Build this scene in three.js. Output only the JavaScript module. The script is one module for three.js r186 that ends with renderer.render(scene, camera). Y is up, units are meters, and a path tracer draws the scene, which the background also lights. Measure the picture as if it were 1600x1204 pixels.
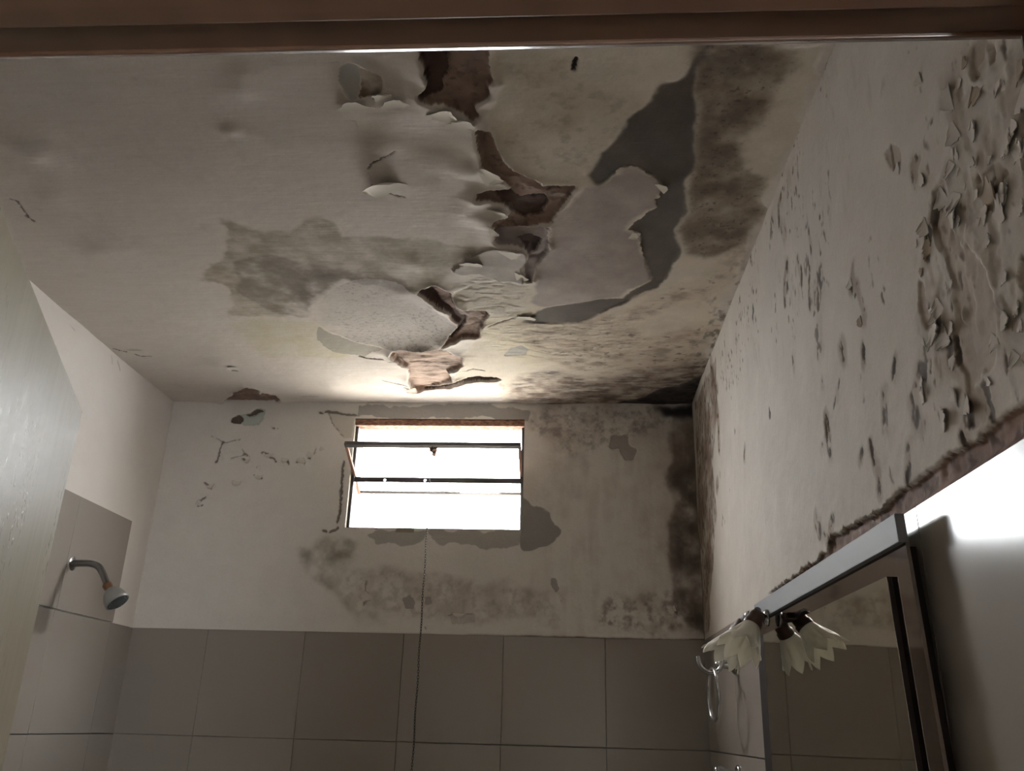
import * as THREE from 'three';
import { RoundedBoxGeometry } from 'three/addons/geometries/RoundedBoxGeometry.js';
import { mergeGeometries } from 'three/addons/utils/BufferGeometryUtils.js';
import { RectAreaLightUniformsLib } from 'three/addons/lights/RectAreaLightUniformsLib.js';

// ---------------------------------------------------------------- camera, sky, exposure
// x: left wall 0 -> right wall W, y up, z: wall with the window 0 -> door wall FZ
const W = 1.903, H = 2.617, YT = 1.805, FZ = 2.383, TILE = 0.33, DOOR_H = 2.02;
const scene = new THREE.Scene();
const camera = new THREE.PerspectiveCamera(48.284, 1600 / 1204, 0.05, 200);
camera.position.set(1.449, 1.5253, 2.9141);
camera.rotation.set(0.3787, 0.0658, 0.0281, 'YXZ');
scene.background = new THREE.Color(12, 12.4, 12.8);            // bright even overcast
const renderer = new THREE.WebGLRenderer({ antialias: true });
renderer.toneMapping = THREE.LinearToneMapping;
renderer.toneMappingExposure = 2.8;
renderer.shadowMap.enabled = true;
RectAreaLightUniformsLib.init();
const SUNLIT = 90;                                                // the sunlit frosted pane in the window, seen from the room
const WIN = { x0: 0.69, x1: 1.306, y0: 2.155, y1: 2.556 };

// ---------------------------------------------------------------- helpers
let seed = 7;
const rnd = () => { seed = (seed + 0x6d2b79f5) | 0; let t = Math.imul(seed ^ (seed >>> 15), 1 | seed); t = (t + Math.imul(t ^ (t >>> 7), 61 | t)) ^ t; return ((t ^ (t >>> 14)) >>> 0) / 4294967296; };
const clamp = (x, a = 0, b = 1) => Math.min(b, Math.max(a, x));
const sst = (a, b, x) => { const t = clamp((x - a) / (b - a)); return t * t * (3 - 2 * t); };
const mix = (a, b, t) => a + (b - a) * t;
const hash = (x, y, s) => { let h = Math.imul(x, 374761393) + Math.imul(y, 668265263) + Math.imul(s, 1274126177); h = Math.imul(h ^ (h >>> 13), 1274126177); return ((h ^ (h >>> 16)) >>> 0) / 4294967296; };
function noise(x, y, s = 0) {                                    // value noise, -1 .. 1
  const xi = Math.floor(x), yi = Math.floor(y), fx = x - xi, fy = y - yi, u = fx * fx * (3 - 2 * fx), v = fy * fy * (3 - 2 * fy);
  return 2 * mix(mix(hash(xi, yi, s), hash(xi + 1, yi, s), u), mix(hash(xi, yi + 1, s), hash(xi + 1, yi + 1, s), u), v) - 1;
}
function fbm(x, y, n, s = 0) { let a = 0, k = 0.5, t = 0; for (let i = 0; i < n; i++) { a += k * noise(x, y, s + i * 17); t += k; x = x * 2.03 + 3.1; y = y * 2.03 + 7.7; k *= 0.52; } return a / t; }

function shadowed(o) { o.castShadow = true; o.receiveShadow = true; return o; }
const taken = {};
function numbered(name) { const n = taken[name] = (taken[name] ?? -1) + 1; return n ? name + '_' + String(n).padStart(3, '0') : name; }
function mesh(name, g, m, parent = scene) { const o = shadowed(new THREE.Mesh(g, m)); o.name = parent === scene ? numbered(name) : name; parent.add(o); return o; }
function part(name, g, m, parent) {                              // a part keeps the plain kind as its name, numbered within its parent
  const same = parent.children.filter((c) => c.userData.kindName === name).length;
  const o = shadowed(new THREE.Mesh(g, m)); o.name = same ? name + '_' + String(same).padStart(3, '0') : name; parent.add(o);
  Object.defineProperty(o.userData, 'kindName', { value: name, enumerable: false });
  return o;
}
function group(name, pos = [0, 0, 0]) { const g = new THREE.Group(); g.name = numbered(name); g.position.set(...pos); scene.add(g); return g; }
function structure(o) { o.userData.kind = 'structure'; return o; }
function tag(o, label, category, grp) { o.userData.label = label; o.userData.category = category; if (grp) o.userData.group = grp; return o; }
const box = (w, h, d, x = 0, y = 0, z = 0) => new THREE.BoxGeometry(w, h, d).translate(x, y, z);
const rbox = (w, h, d, r, x = 0, y = 0, z = 0, seg = 2) => new RoundedBoxGeometry(w, h, d, seg, r).translate(x, y, z);
const span = (x0, x1, y0, y1, z0, z1) => box(x1 - x0, y1 - y0, z1 - z0, (x0 + x1) / 2, (y0 + y1) / 2, (z0 + z1) / 2);
const merge = (gs) => mergeGeometries(gs.map((g) => { g = g.index ? g.toNonIndexed() : g; for (const k of Object.keys(g.attributes)) if (!['position', 'normal', 'uv'].includes(k)) g.deleteAttribute(k); return g; }));
const V = (x, y, z) => new THREE.Vector3(x, y, z);
function between(g, a, b) {                                      // turns a geometry along +y from the origin so that it runs from a towards b
  const q = new THREE.Quaternion().setFromUnitVectors(V(0, 1, 0), b.clone().sub(a).normalize());
  return g.applyQuaternion(q).translate(a.x, a.y, a.z);
}
function dataTex(nx, ny, fill, srgb = true, repeat = false) {
  const d = new Uint8Array(nx * ny * 4);
  for (let j = 0; j < ny; j++) for (let i = 0; i < nx; i++) {
    const c = fill((i + 0.5) / nx, (j + 0.5) / ny), k = (j * nx + i) * 4;
    if (typeof c === 'number') d[k] = d[k + 1] = d[k + 2] = clamp(c) * 255; else { d[k] = clamp(c[0], 0, 255); d[k + 1] = clamp(c[1], 0, 255); d[k + 2] = clamp(c[2], 0, 255); }
    d[k + 3] = 255;
  }
  const t = new THREE.DataTexture(d, nx, ny);
  t.colorSpace = srgb ? THREE.SRGBColorSpace : THREE.NoColorSpace;
  t.magFilter = THREE.LinearFilter; t.minFilter = THREE.LinearFilter;
  t.wrapS = t.wrapT = repeat ? THREE.RepeatWrapping : THREE.ClampToEdgeWrapping; t.needsUpdate = true;
  return t;
}
const std = (o) => new THREE.MeshStandardMaterial(o), phy = (o) => new THREE.MeshPhysicalMaterial(o);

// ---------------------------------------------------------------- a sheet: a stretch of wall or ceiling in its own metres (u, v), with drawn outlines turned into masks
class Sheet {
  constructor(u0, v0, u1, v1, ppm) { Object.assign(this, { u0, v0, u1, v1, ppm, nx: Math.round((u1 - u0) * ppm), ny: Math.round((v1 - v0) * ppm) }); }
  draw(paint, blur = 0) {                                        // paint(ctx) in metres, white on black
    const c = document.createElement('canvas'); c.width = this.nx; c.height = this.ny;
    const x = c.getContext('2d'); x.fillStyle = '#000'; x.fillRect(0, 0, this.nx, this.ny);
    x.setTransform(this.ppm, 0, 0, this.ppm, -this.u0 * this.ppm, -this.v0 * this.ppm); x.fillStyle = x.strokeStyle = '#fff'; x.lineJoin = x.lineCap = 'round';
    paint(x);
    const d = x.getImageData(0, 0, this.nx, this.ny).data, m = new Float32Array(this.nx * this.ny);
    for (let i = 0; i < m.length; i++) m[i] = d[i * 4] / 255;
    return blur ? this.blur(m, blur) : m;
  }
  poly(ps, blur = 0.004) { return this.draw((x) => { for (const p of ps) { x.beginPath(); p.forEach((q, i) => (i ? x.lineTo(q[0], q[1]) : x.moveTo(q[0], q[1]))); x.closePath(); x.fill(); } }, blur); }
  lines(ls, blur = 0, width = 1) { return this.draw((x) => { for (const l of ls) { const k = Math.round(255 * (l.k ?? 1)); x.strokeStyle = `rgb(${k},${k},${k})`; x.lineWidth = l.w * width; x.beginPath(); l.p.forEach((q, i) => (i ? x.lineTo(q[0], q[1]) : x.moveTo(q[0], q[1]))); x.stroke(); } }, blur); }
  blur(m, metres) {                                              // three box passes, close to a Gaussian
    const { nx, ny } = this, r = Math.max(1, Math.round(metres * this.ppm * 0.6)); let a = m, b = new Float32Array(m.length);
    const pass = (src, dst, n, lines, step, jump) => { for (let l = 0; l < lines; l++) { const o = l * jump; let s = 0; for (let k = -r; k <= r; k++) s += src[o + clamp(k, 0, n - 1) * step]; for (let i = 0; i < n; i++) { dst[o + i * step] = s / (2 * r + 1); s += src[o + Math.min(n - 1, i + r + 1) * step] - src[o + Math.max(0, i - r) * step]; } } };
    for (let k = 0; k < 2; k++) { pass(a, b, nx, ny, 1, nx); pass(b, a, ny, nx, nx, 1); }
    return a;
  }
  at(m, u, v) {
    const x = clamp((u - this.u0) * this.ppm - 0.5, 0, this.nx - 1.001), y = clamp((v - this.v0) * this.ppm - 0.5, 0, this.ny - 1.001), i = x | 0, j = y | 0, fx = x - i, fy = y - j, k = j * this.nx + i;
    return mix(mix(m[k], m[k + 1], fx), mix(m[k + this.nx], m[k + this.nx + 1], fx), fy);
  }
  bake(f) { const m = new Float32Array(this.nx * this.ny); for (let j = 0; j < this.ny; j++) for (let i = 0; i < this.nx; i++) m[j * this.nx + i] = f(this.u0 + (i + 0.5) / this.ppm, this.v0 + (j + 0.5) / this.ppm); return m; }
  distance(m, level = 0.5) {                                     // metres from each texel to the nearest one inside the mask (chamfer)
    const { nx, ny } = this, d = new Float32Array(m.length), D = Math.SQRT2;
    for (let i = 0; i < d.length; i++) d[i] = m[i] > level ? 0 : 1e6;
    for (let j = 0; j < ny; j++) for (let i = 0; i < nx; i++) { const k = j * nx + i; let b = d[k]; if (i) b = Math.min(b, d[k - 1] + 1); if (j) { b = Math.min(b, d[k - nx] + 1); if (i) b = Math.min(b, d[k - nx - 1] + D); if (i < nx - 1) b = Math.min(b, d[k - nx + 1] + D); } d[k] = b; }
    for (let j = ny - 1; j >= 0; j--) for (let i = nx - 1; i >= 0; i--) { const k = j * nx + i; let b = d[k]; if (i < nx - 1) b = Math.min(b, d[k + 1] + 1); if (j < ny - 1) { b = Math.min(b, d[k + nx] + 1); if (i < nx - 1) b = Math.min(b, d[k + nx + 1] + D); if (i) b = Math.min(b, d[k + nx - 1] + D); } d[k] = b; }
    for (let i = 0; i < d.length; i++) d[i] /= this.ppm;
    return d;
  }
  texture(ppm, f, srgb) { return dataTex(Math.min(2048, Math.round((this.u1 - this.u0) * ppm)), Math.min(2048, Math.round((this.v1 - this.v0) * ppm)), (s, t) => f(mix(this.u0, this.u1, s), mix(this.v0, this.v1, t)), srgb); }
}
function stops(a, b, step, breaks = []) {                        // grid lines from a to b that pass through the breaks
  const marks = [a, ...breaks.filter((x) => x > a && x < b), b].sort((p, q) => p - q), out = [a];
  for (let i = 1; i < marks.length; i++) { const n = Math.max(1, Math.round((marks[i] - marks[i - 1]) / (typeof step === 'function' ? step(marks[i - 1]) : step))); for (let k = 1; k <= n; k++) out.push(mix(marks[i - 1], marks[i], k / n)); }
  return out;
}
function relief(sheet, us, vs, place, height, hole) {            // a coat of plaster: a grid of (u, v) raised by height(u, v)
  const nu = us.length, nv = vs.length, p = new Float32Array(nu * nv * 3), uv = new Float32Array(nu * nv * 2), idx = [];
  for (let j = 0; j < nv; j++) for (let i = 0; i < nu; i++) { const k = j * nu + i; place(us[i], vs[j], height(us[i], vs[j]), p, k * 3); uv[k * 2] = (us[i] - sheet.u0) / (sheet.u1 - sheet.u0); uv[k * 2 + 1] = (vs[j] - sheet.v0) / (sheet.v1 - sheet.v0); }
  const flip = place.flip;
  for (let j = 0; j < nv - 1; j++) for (let i = 0; i < nu - 1; i++) {
    if (hole && hole((us[i] + us[i + 1]) / 2, (vs[j] + vs[j + 1]) / 2)) continue;
    const a = j * nu + i, b = a + 1, c = a + nu, d = c + 1;
    flip ? idx.push(a, c, b, b, c, d) : idx.push(a, b, c, b, d, c);
  }
  const g = new THREE.BufferGeometry(); g.setAttribute('position', new THREE.BufferAttribute(p, 3)); g.setAttribute('uv', new THREE.BufferAttribute(uv, 2)); g.setIndex(idx); g.computeVertexNormals();
  return g;
}
function flakeGeometry(len, wid, curl, ragged, s) {              // a torn, curled scale of paint: hinged along x at y = 0, its free end at y = len lifting to +z
  const n = 10, m = 8, top = [], bot = [], idx = [], thick = 0.0009, P = [];
  for (let j = 0; j <= n; j++) for (let i = 0; i <= m; i++) {
    const t = j / n, w = (i / m - 0.5) * wid * (1 - 0.25 * t * t + 0.45 * ragged * noise(t * 3.1, 3.5 + Math.sign(i / m - 0.5), s));
    const reach = len * (1 + ragged * 0.5 * noise(i * 0.8, 1.3, s) - 0.5 * Math.pow(Math.abs(i / m - 0.5) * 2, 3)) * t, a = curl * t;
    P.push([w, curl ? (Math.sin(a) * reach) / Math.max(a, 1e-3) : reach, curl ? ((1 - Math.cos(a)) * reach) / Math.max(a, 1e-3) : 0]);
  }
  const N = (n + 1) * (m + 1), pos = [];
  for (const q of P) pos.push(q[0], q[1], q[2] + thick);
  for (const q of P) pos.push(q[0], q[1], q[2] - thick * 0.2);
  const id = (i, j) => j * (m + 1) + i;
  for (let j = 0; j < n; j++) for (let i = 0; i < m; i++) { const a = id(i, j), b = id(i + 1, j), c = id(i, j + 1), d = id(i + 1, j + 1); idx.push(a, b, c, b, d, c, N + a, N + c, N + b, N + b, N + c, N + d); }
  const rim = []; for (let i = 0; i < m; i++) rim.push(id(i, 0)); for (let j = 0; j < n; j++) rim.push(id(m, j)); for (let i = m; i > 0; i--) rim.push(id(i, n)); for (let j = n; j > 0; j--) rim.push(id(0, j));
  rim.forEach((a, k) => { const b = rim[(k + 1) % rim.length]; idx.push(a, N + a, b, b, N + a, N + b); });
  const g = new THREE.BufferGeometry(); g.setAttribute('position', new THREE.Float32BufferAttribute(pos, 3)); g.setAttribute('uv', new THREE.Float32BufferAttribute(new Array(2 * N * 2).fill(0), 2)); g.setIndex(idx);
  const flat = g.toNonIndexed(); flat.computeVertexNormals(); return flat;
}

// ---------------------------------------------------------------- outlines of the damage, traced in metres on the surface they belong to
const CEIL = {
  brownTop: [[1.197,1.764],[1.193,1.735],[1.194,1.698],[1.2,1.677],[1.184,1.652],[1.173,1.64],[1.182,1.618],[1.203,1.616],[1.221,1.616],[1.255,1.589],[1.267,1.563],[1.284,1.585],[1.275,1.607],[1.31,1.635],[1.315,1.679],[1.315,1.731],[1.318,1.76]],
  brownMid: [[1.276,1.549],[1.27,1.512],[1.272,1.471],[1.276,1.42],[1.29,1.393],[1.323,1.36],[1.334,1.339],[1.285,1.335],[1.254,1.33],[1.252,1.306],[1.283,1.301],[1.307,1.285],[1.33,1.259],[1.315,1.233],[1.279,1.213],[1.281,1.163],[1.294,1.174],[1.354,1.195],[1.413,1.205],[1.419,1.227],[1.443,1.273],[1.473,1.341],[1.443,1.341],[1.401,1.347],[1.375,1.373],[1.337,1.401],[1.316,1.454],[1.304,1.512],[1.294,1.543]],
  brownDeep: [[1.285,1.335],[1.332,1.327],[1.348,1.297],[1.404,1.311],[1.409,1.276],[1.395,1.232],[1.349,1.217],[1.328,1.246],[1.307,1.285]],
  brownDeepTop: [[1.197,1.764],[1.246,1.762],[1.238,1.697],[1.225,1.671],[1.218,1.633],[1.182,1.622],[1.176,1.638],[1.2,1.677],[1.194,1.698]],
  mauve: [[1.293,1.182],[1.355,1.192],[1.41,1.192],[1.407,1.082],[1.376,1.008],[1.358,0.914],[1.344,0.921],[1.344,1.015],[1.359,1.052],[1.357,1.098],[1.33,1.113],[1.305,1.113],[1.284,1.12],[1.281,1.16]],
  mauveDeep: [[1.334,1.134],[1.368,1.142],[1.392,1.13],[1.378,1.071],[1.359,1.058],[1.354,1.101]],
  plate: [[1.155,0.984],[1.223,1.066],[1.272,1.108],[1.35,1.101],[1.357,1.046],[1.337,1.008],[1.343,0.942],[1.325,0.911],[1.275,0.928],[1.231,0.966],[1.179,0.963]],
  brownCrack: [[1.05,0.855],[1.063,0.88],[1.097,0.902],[1.119,0.887],[1.139,0.854],[1.144,0.778],[1.17,0.747],[1.225,0.738],[1.23,0.706],[1.202,0.638],[1.192,0.567],[1.135,0.567],[1.112,0.539],[1.064,0.501],[1.091,0.557],[1.141,0.655],[1.126,0.689],[1.119,0.747],[1.089,0.794]],
  crackDeep: [[1.05,0.855],[1.063,0.88],[1.092,0.891],[1.096,0.843],[1.112,0.782],[1.142,0.73],[1.144,0.71],[1.168,0.693],[1.153,0.642],[1.106,0.548],[1.09,0.548],[1.141,0.655],[1.126,0.689],[1.119,0.747],[1.089,0.794]],
  straw: [[0.916,0.481],[0.963,0.481],[1.067,0.496],[1.123,0.422],[1.12,0.355],[1.066,0.306],[1.07,0.238],[0.97,0.149],[0.923,0.136],[0.92,0.226],[0.938,0.332],[0.907,0.411],[0.9,0.451]],
  slit: [[0.953,0.143],[1.005,0.174],[1.054,0.209],[1.127,0.256],[1.155,0.262],[1.219,0.251],[1.235,0.228],[1.172,0.228],[1.106,0.227],[1.05,0.18],[1.001,0.149]],
  hole: [[0.185,-0.001],[0.246,0.072],[0.274,0.123],[0.331,0.167],[0.369,0.143],[0.353,0.08],[0.377,0.118],[0.411,0.087],[0.412,0.029],[0.361,-0.026],[0.214,-0.041]],
  speckTop: [[1.077,1.708],[1.089,1.701],[1.113,1.69],[1.102,1.634],[1.063,1.635],[1.074,1.671]],
  greyTop: [[1.046,1.721],[1.067,1.724],[1.079,1.708],[1.07,1.671],[1.064,1.637],[1.042,1.634],[1.036,1.655],[1.037,1.692]],
  drip: [[1.698,1.75],[1.695,1.726],[1.678,1.714],[1.67,1.673],[1.656,1.655],[1.625,1.647],[1.606,1.597],[1.567,1.547],[1.538,1.486],[1.493,1.371],[1.515,1.338],[1.561,1.401],[1.599,1.407],[1.648,1.356],[1.659,1.328],[1.64,1.275],[1.659,1.244],[1.622,1.208],[1.601,1.156],[1.627,1.147],[1.639,1.055],[1.658,0.982],[1.673,0.911],[1.608,0.814],[1.547,0.815],[1.471,0.785],[1.4,0.758],[1.323,0.655],[1.411,0.655],[1.494,0.668],[1.568,0.745],[1.617,0.803],[1.689,0.869],[1.71,0.911],[1.719,1.011],[1.728,1.067],[1.702,1.154],[1.718,1.23],[1.702,1.355],[1.719,1.394],[1.701,1.499],[1.688,1.62],[1.682,1.682],[1.694,1.709],[1.704,1.749]],
  brownStain: [[1.668,1.75],[1.82,1.746],[1.844,1.668],[1.826,1.618],[1.808,1.537],[1.8,1.448],[1.826,1.383],[1.868,1.336],[1.886,1.185],[1.883,1.086],[1.822,1.041],[1.741,1.066],[1.713,1.187],[1.722,1.266],[1.72,1.407],[1.69,1.622]],
  cornerStain: [[1.875,1.238],[1.883,1.086],[1.827,0.91],[1.734,0.858],[1.639,0.772],[1.536,0.684],[1.407,0.642],[1.334,0.685],[1.311,0.598],[1.383,0.408],[1.486,0.303],[1.615,0.249],[1.775,0.332],[1.885,0.41],[1.887,0.554],[1.88,0.683],[1.764,0.598],[1.693,0.553],[1.63,0.642],[1.727,0.764],[1.838,0.839],[1.892,1.04]],
  backStain: [[1.272,0.246],[1.402,0.313],[1.497,0.259],[1.615,0.237],[1.734,0.332],[1.879,0.385],[1.922,0.306],[1.918,-0.016],[1.629,-0.014],[1.398,-0.01],[1.26,0.014]],
  backDark: [[1.776,0.122],[1.833,0.194],[1.905,0.251],[1.922,-0.016],[1.79,-0.018],[1.629,-0.007]],
  olive: [[0.65,1.222],[0.687,1.179],[0.79,1.164],[0.825,1.214],[0.904,1.213],[0.909,1.154],[1.075,1.143],[1.162,1.094],[1.227,1.109],[1.157,0.984],[1.106,0.916],[1.05,0.855],[1.029,0.866],[0.923,0.942],[0.84,0.96],[0.728,0.879],[0.634,0.707],[0.479,0.699],[0.54,0.891],[0.477,0.917],[0.501,0.99],[0.581,1.038],[0.629,1.146]],
  oliveDark: [[0.613,1.038],[0.701,1.053],[0.772,1.014],[0.848,0.986],[0.926,0.959],[1.006,0.931],[1.055,0.862],[0.965,0.895],[0.884,0.924],[0.808,0.897],[0.731,0.807],[0.683,0.707],[0.614,0.728],[0.585,0.808],[0.561,0.884]],
  oliveDeep: [[0.744,0.919],[0.828,0.973],[0.912,0.972],[0.991,0.945],[1.048,0.873],[1.028,0.859],[0.949,0.903],[0.876,0.925],[0.796,0.882],[0.734,0.788],[0.712,0.808]],
  pale: [[0.467,0.665],[0.623,0.695],[0.729,0.664],[0.739,0.552],[0.799,0.466],[0.743,0.405],[0.622,0.42],[0.485,0.414],[0.47,0.528]],
  rim: [[0.715,0.643],[0.748,0.589],[0.812,0.524],[0.885,0.491],[0.847,0.471],[0.811,0.426],[0.714,0.461],[0.691,0.552]],
  oval: [[0.922,0.938],[1.003,0.917],[1.048,0.844],[1.098,0.727],[1.135,0.651],[1.097,0.576],[0.993,0.466],[0.925,0.486],[0.813,0.529],[0.75,0.598],[0.715,0.686],[0.767,0.807],[0.844,0.9]],
  oldCoat: [[1.318,1.76],[1.315,1.679],[1.31,1.635],[1.284,1.585],[1.294,1.543],[1.316,1.454],[1.337,1.401],[1.401,1.347],[1.473,1.341],[1.443,1.273],[1.419,1.227],[1.41,1.192],[1.407,1.082],[1.376,1.008],[1.358,0.914],[1.342,0.914],[1.275,0.928],[1.139,0.854],[1.17,0.747],[1.23,0.706],[1.192,0.567],[1.119,0.422],[1.12,0.355],[1.07,0.238],[1.235,0.228],[1.235,-0.013],[1.922,-0.016],[1.889,0.683],[1.887,1.312],[1.89,1.744]],
  greyOld: [[1.479,1.336],[1.515,1.335],[1.561,1.397],[1.599,1.403],[1.648,1.352],[1.659,1.323],[1.64,1.275],[1.659,1.244],[1.622,1.208],[1.601,1.156],[1.627,1.141],[1.639,1.055],[1.658,0.982],[1.669,0.918],[1.607,0.822],[1.547,0.822],[1.471,0.792],[1.391,0.766],[1.356,0.804],[1.367,0.914],[1.38,1.008],[1.41,1.082],[1.415,1.192],[1.427,1.232],[1.45,1.28]],
  chips1: [[1.139,0.854],[1.172,0.898],[1.211,0.943],[1.275,0.925],[1.341,0.91],[1.349,0.804],[1.334,0.685],[1.263,0.726],[1.17,0.747]],
  cream1: [[1.23,0.706],[1.297,0.697],[1.337,0.664],[1.377,0.553],[1.424,0.408],[1.382,0.329],[1.281,0.407],[1.226,0.482],[1.192,0.567]],
  greyBit: [[1.254,0.428],[1.28,0.482],[1.316,0.506],[1.339,0.477],[1.328,0.438],[1.299,0.428]],
  browny: [[1.321,1.73],[1.422,1.727],[1.467,1.678],[1.539,1.625],[1.6,1.606],[1.556,1.543],[1.528,1.485],[1.488,1.378],[1.444,1.348],[1.376,1.375],[1.337,1.405],[1.316,1.458],[1.305,1.516],[1.333,1.558],[1.383,1.575]],
};
const CEIL_CRACKS = [
  { w: 0.0022, p: [[0.857,0.491],[0.907,0.486]] },
  { w: 0.0044, p: [[0.79,0.426],[0.828,0.41],[0.879,0.406]] },
  { w: 0.0033, p: [[0.94,0.375],[0.998,0.37],[1.072,0.354],[1.112,0.36]] },
  { w: 0.0033, p: [[1.07,0.306],[1.127,0.306],[1.148,0.323],[1.187,0.306]] },
  { w: 0.0033, p: [[0.825,0.225],[0.865,0.202],[0.914,0.19]] },
  { w: 0.0022, p: [[0.611,0.044],[0.657,0.051]] },
  { w: 0.0022, p: [[1.012,1.729],[1.05,1.726]] },
  { w: 0.0022, p: [[1.036,1.655],[1.042,1.634]] },
  { w: 0.0022, p: [[1.014,1.576],[1.038,1.572],[1.038,1.549]] },
  { w: 0.0033, p: [[0.177,1.314],[0.196,1.309],[0.188,1.272],[0.181,1.245],[0.188,1.22]] },
  { w: 0.0022, p: [[0.155,1.251],[0.181,1.245]] },
  { w: 0.0022, p: [[0.288,1.095],[0.297,1.073],[0.314,1.054]] },
  { w: 0.0044, p: [[0.01,0.488],[0.024,0.473],[0.054,0.453],[0.076,0.423],[0.108,0.423]] },
  { w: 0.0066, p: [[0.334,0.312],[0.349,0.306]] },
  { w: 0.0022, p: [[0.282,0.36],[0.313,0.328]] },
  { w: 0.0022, p: [[0.626,0.28],[0.674,0.206]] },
  { w: 0.0066, p: [[1.467,1.718],[1.465,1.691]] },
  { w: 0.0033, p: [[1.407,1.325],[1.425,1.33],[1.44,1.325]] },
  { w: 0.0033, p: [[1.222,0.634],[1.297,0.689],[1.325,0.693]] },
  { w: 0.0033, p: [[0.496,0.056],[0.561,0.063]] },
  { w: 0.0033, p: [[1.855,0.343],[1.887,0.333]] },
  { w: 0.0033, p: [[1.029,1.409],[1.047,1.435],[1.068,1.452],[1.087,1.465],[1.101,1.477]] },
  { w: 0.0033, p: [[1.025,1.349],[1.045,1.349],[1.055,1.327],[1.072,1.312],[1.097,1.309]] },
  { w: 0.0022, p: [[1.032,1.402],[1.024,1.351]] },
];
const BACK = {
  patch: [[0.587,2.576],[0.692,2.572],[0.682,2.476],[0.653,2.483],[0.606,2.534]],
  teal: [[0.252,2.562],[0.298,2.577],[0.31,2.592],[0.349,2.59],[0.348,2.562],[0.334,2.527],[0.277,2.525]],
  holeB: [[0.225,2.537],[0.234,2.557],[0.256,2.567],[0.271,2.549],[0.268,2.534],[0.242,2.532]],
  slotB: [[0.27,2.567],[0.298,2.575],[0.311,2.59],[0.345,2.585],[0.327,2.575],[0.295,2.564]],
  scab: [[1.617,2.498],[1.673,2.498],[1.679,2.46],[1.704,2.446],[1.691,2.409],[1.658,2.408],[1.643,2.453],[1.616,2.446],[1.603,2.455]],
  scab2: [[1.404,1.991],[1.423,1.994],[1.432,1.962],[1.421,1.948],[1.408,1.964]],
  scab3: [[0.907,1.919],[0.933,1.93],[0.954,1.908],[0.951,1.889],[0.923,1.888]],
  scab4: [[0.983,1.925],[1.004,1.929],[1.01,1.904],[0.989,1.898]],
  scab5: [[1.07,1.868],[1.157,1.874],[1.156,1.845],[1.08,1.835]],
  blot: [[1.301,2.285],[1.346,2.244],[1.398,2.204],[1.437,2.163],[1.399,2.103],[1.321,2.084],[1.298,2.128]],
  under1: [[0.755,2.138],[0.851,2.143],[0.98,2.141],[0.973,2.11],[0.917,2.087],[0.81,2.092]],
  under2: [[0.98,2.141],[1.095,2.147],[1.304,2.154],[1.305,2.106],[1.185,2.091],[1.097,2.107],[1.054,2.091],[1.009,2.106]],
  leftMould: [[0.545,2.072],[0.629,2.122],[0.743,2.097],[0.718,2.01],[0.687,1.988],[0.761,1.904],[0.854,1.833],[0.754,1.862],[0.693,1.934],[0.622,1.976],[0.566,2.007]],
  lowMould: [[0.687,1.988],[0.882,2.023],[1.059,1.994],[1.276,1.976],[1.404,1.937],[1.426,1.855],[1.067,1.847],[0.851,1.864],[0.738,1.914]],
  rightDark: [[1.837,2.596],[1.92,2.616],[1.912,1.812],[1.852,1.833],[1.808,1.923],[1.801,2.092],[1.814,2.246],[1.805,2.359]],
  rightDeep: [[1.834,2.359],[1.902,2.406],[1.899,1.834],[1.827,1.883],[1.821,2.071]],
  topDark: [[1.319,2.608],[1.915,2.611],[1.912,2.56],[1.785,2.535],[1.626,2.474],[1.49,2.426],[1.399,2.472],[1.321,2.544]],
  topDeep: [[1.765,2.61],[1.915,2.611],[1.916,2.548],[1.787,2.576]],
  lowRight: [[1.574,1.94],[1.7,1.932],[1.827,1.965],[1.903,1.824],[1.697,1.83],[1.552,1.847]],
  overWin: [[0.688,2.609],[1.329,2.608],[1.33,2.556],[0.889,2.553],[0.692,2.569]],
};
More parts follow.
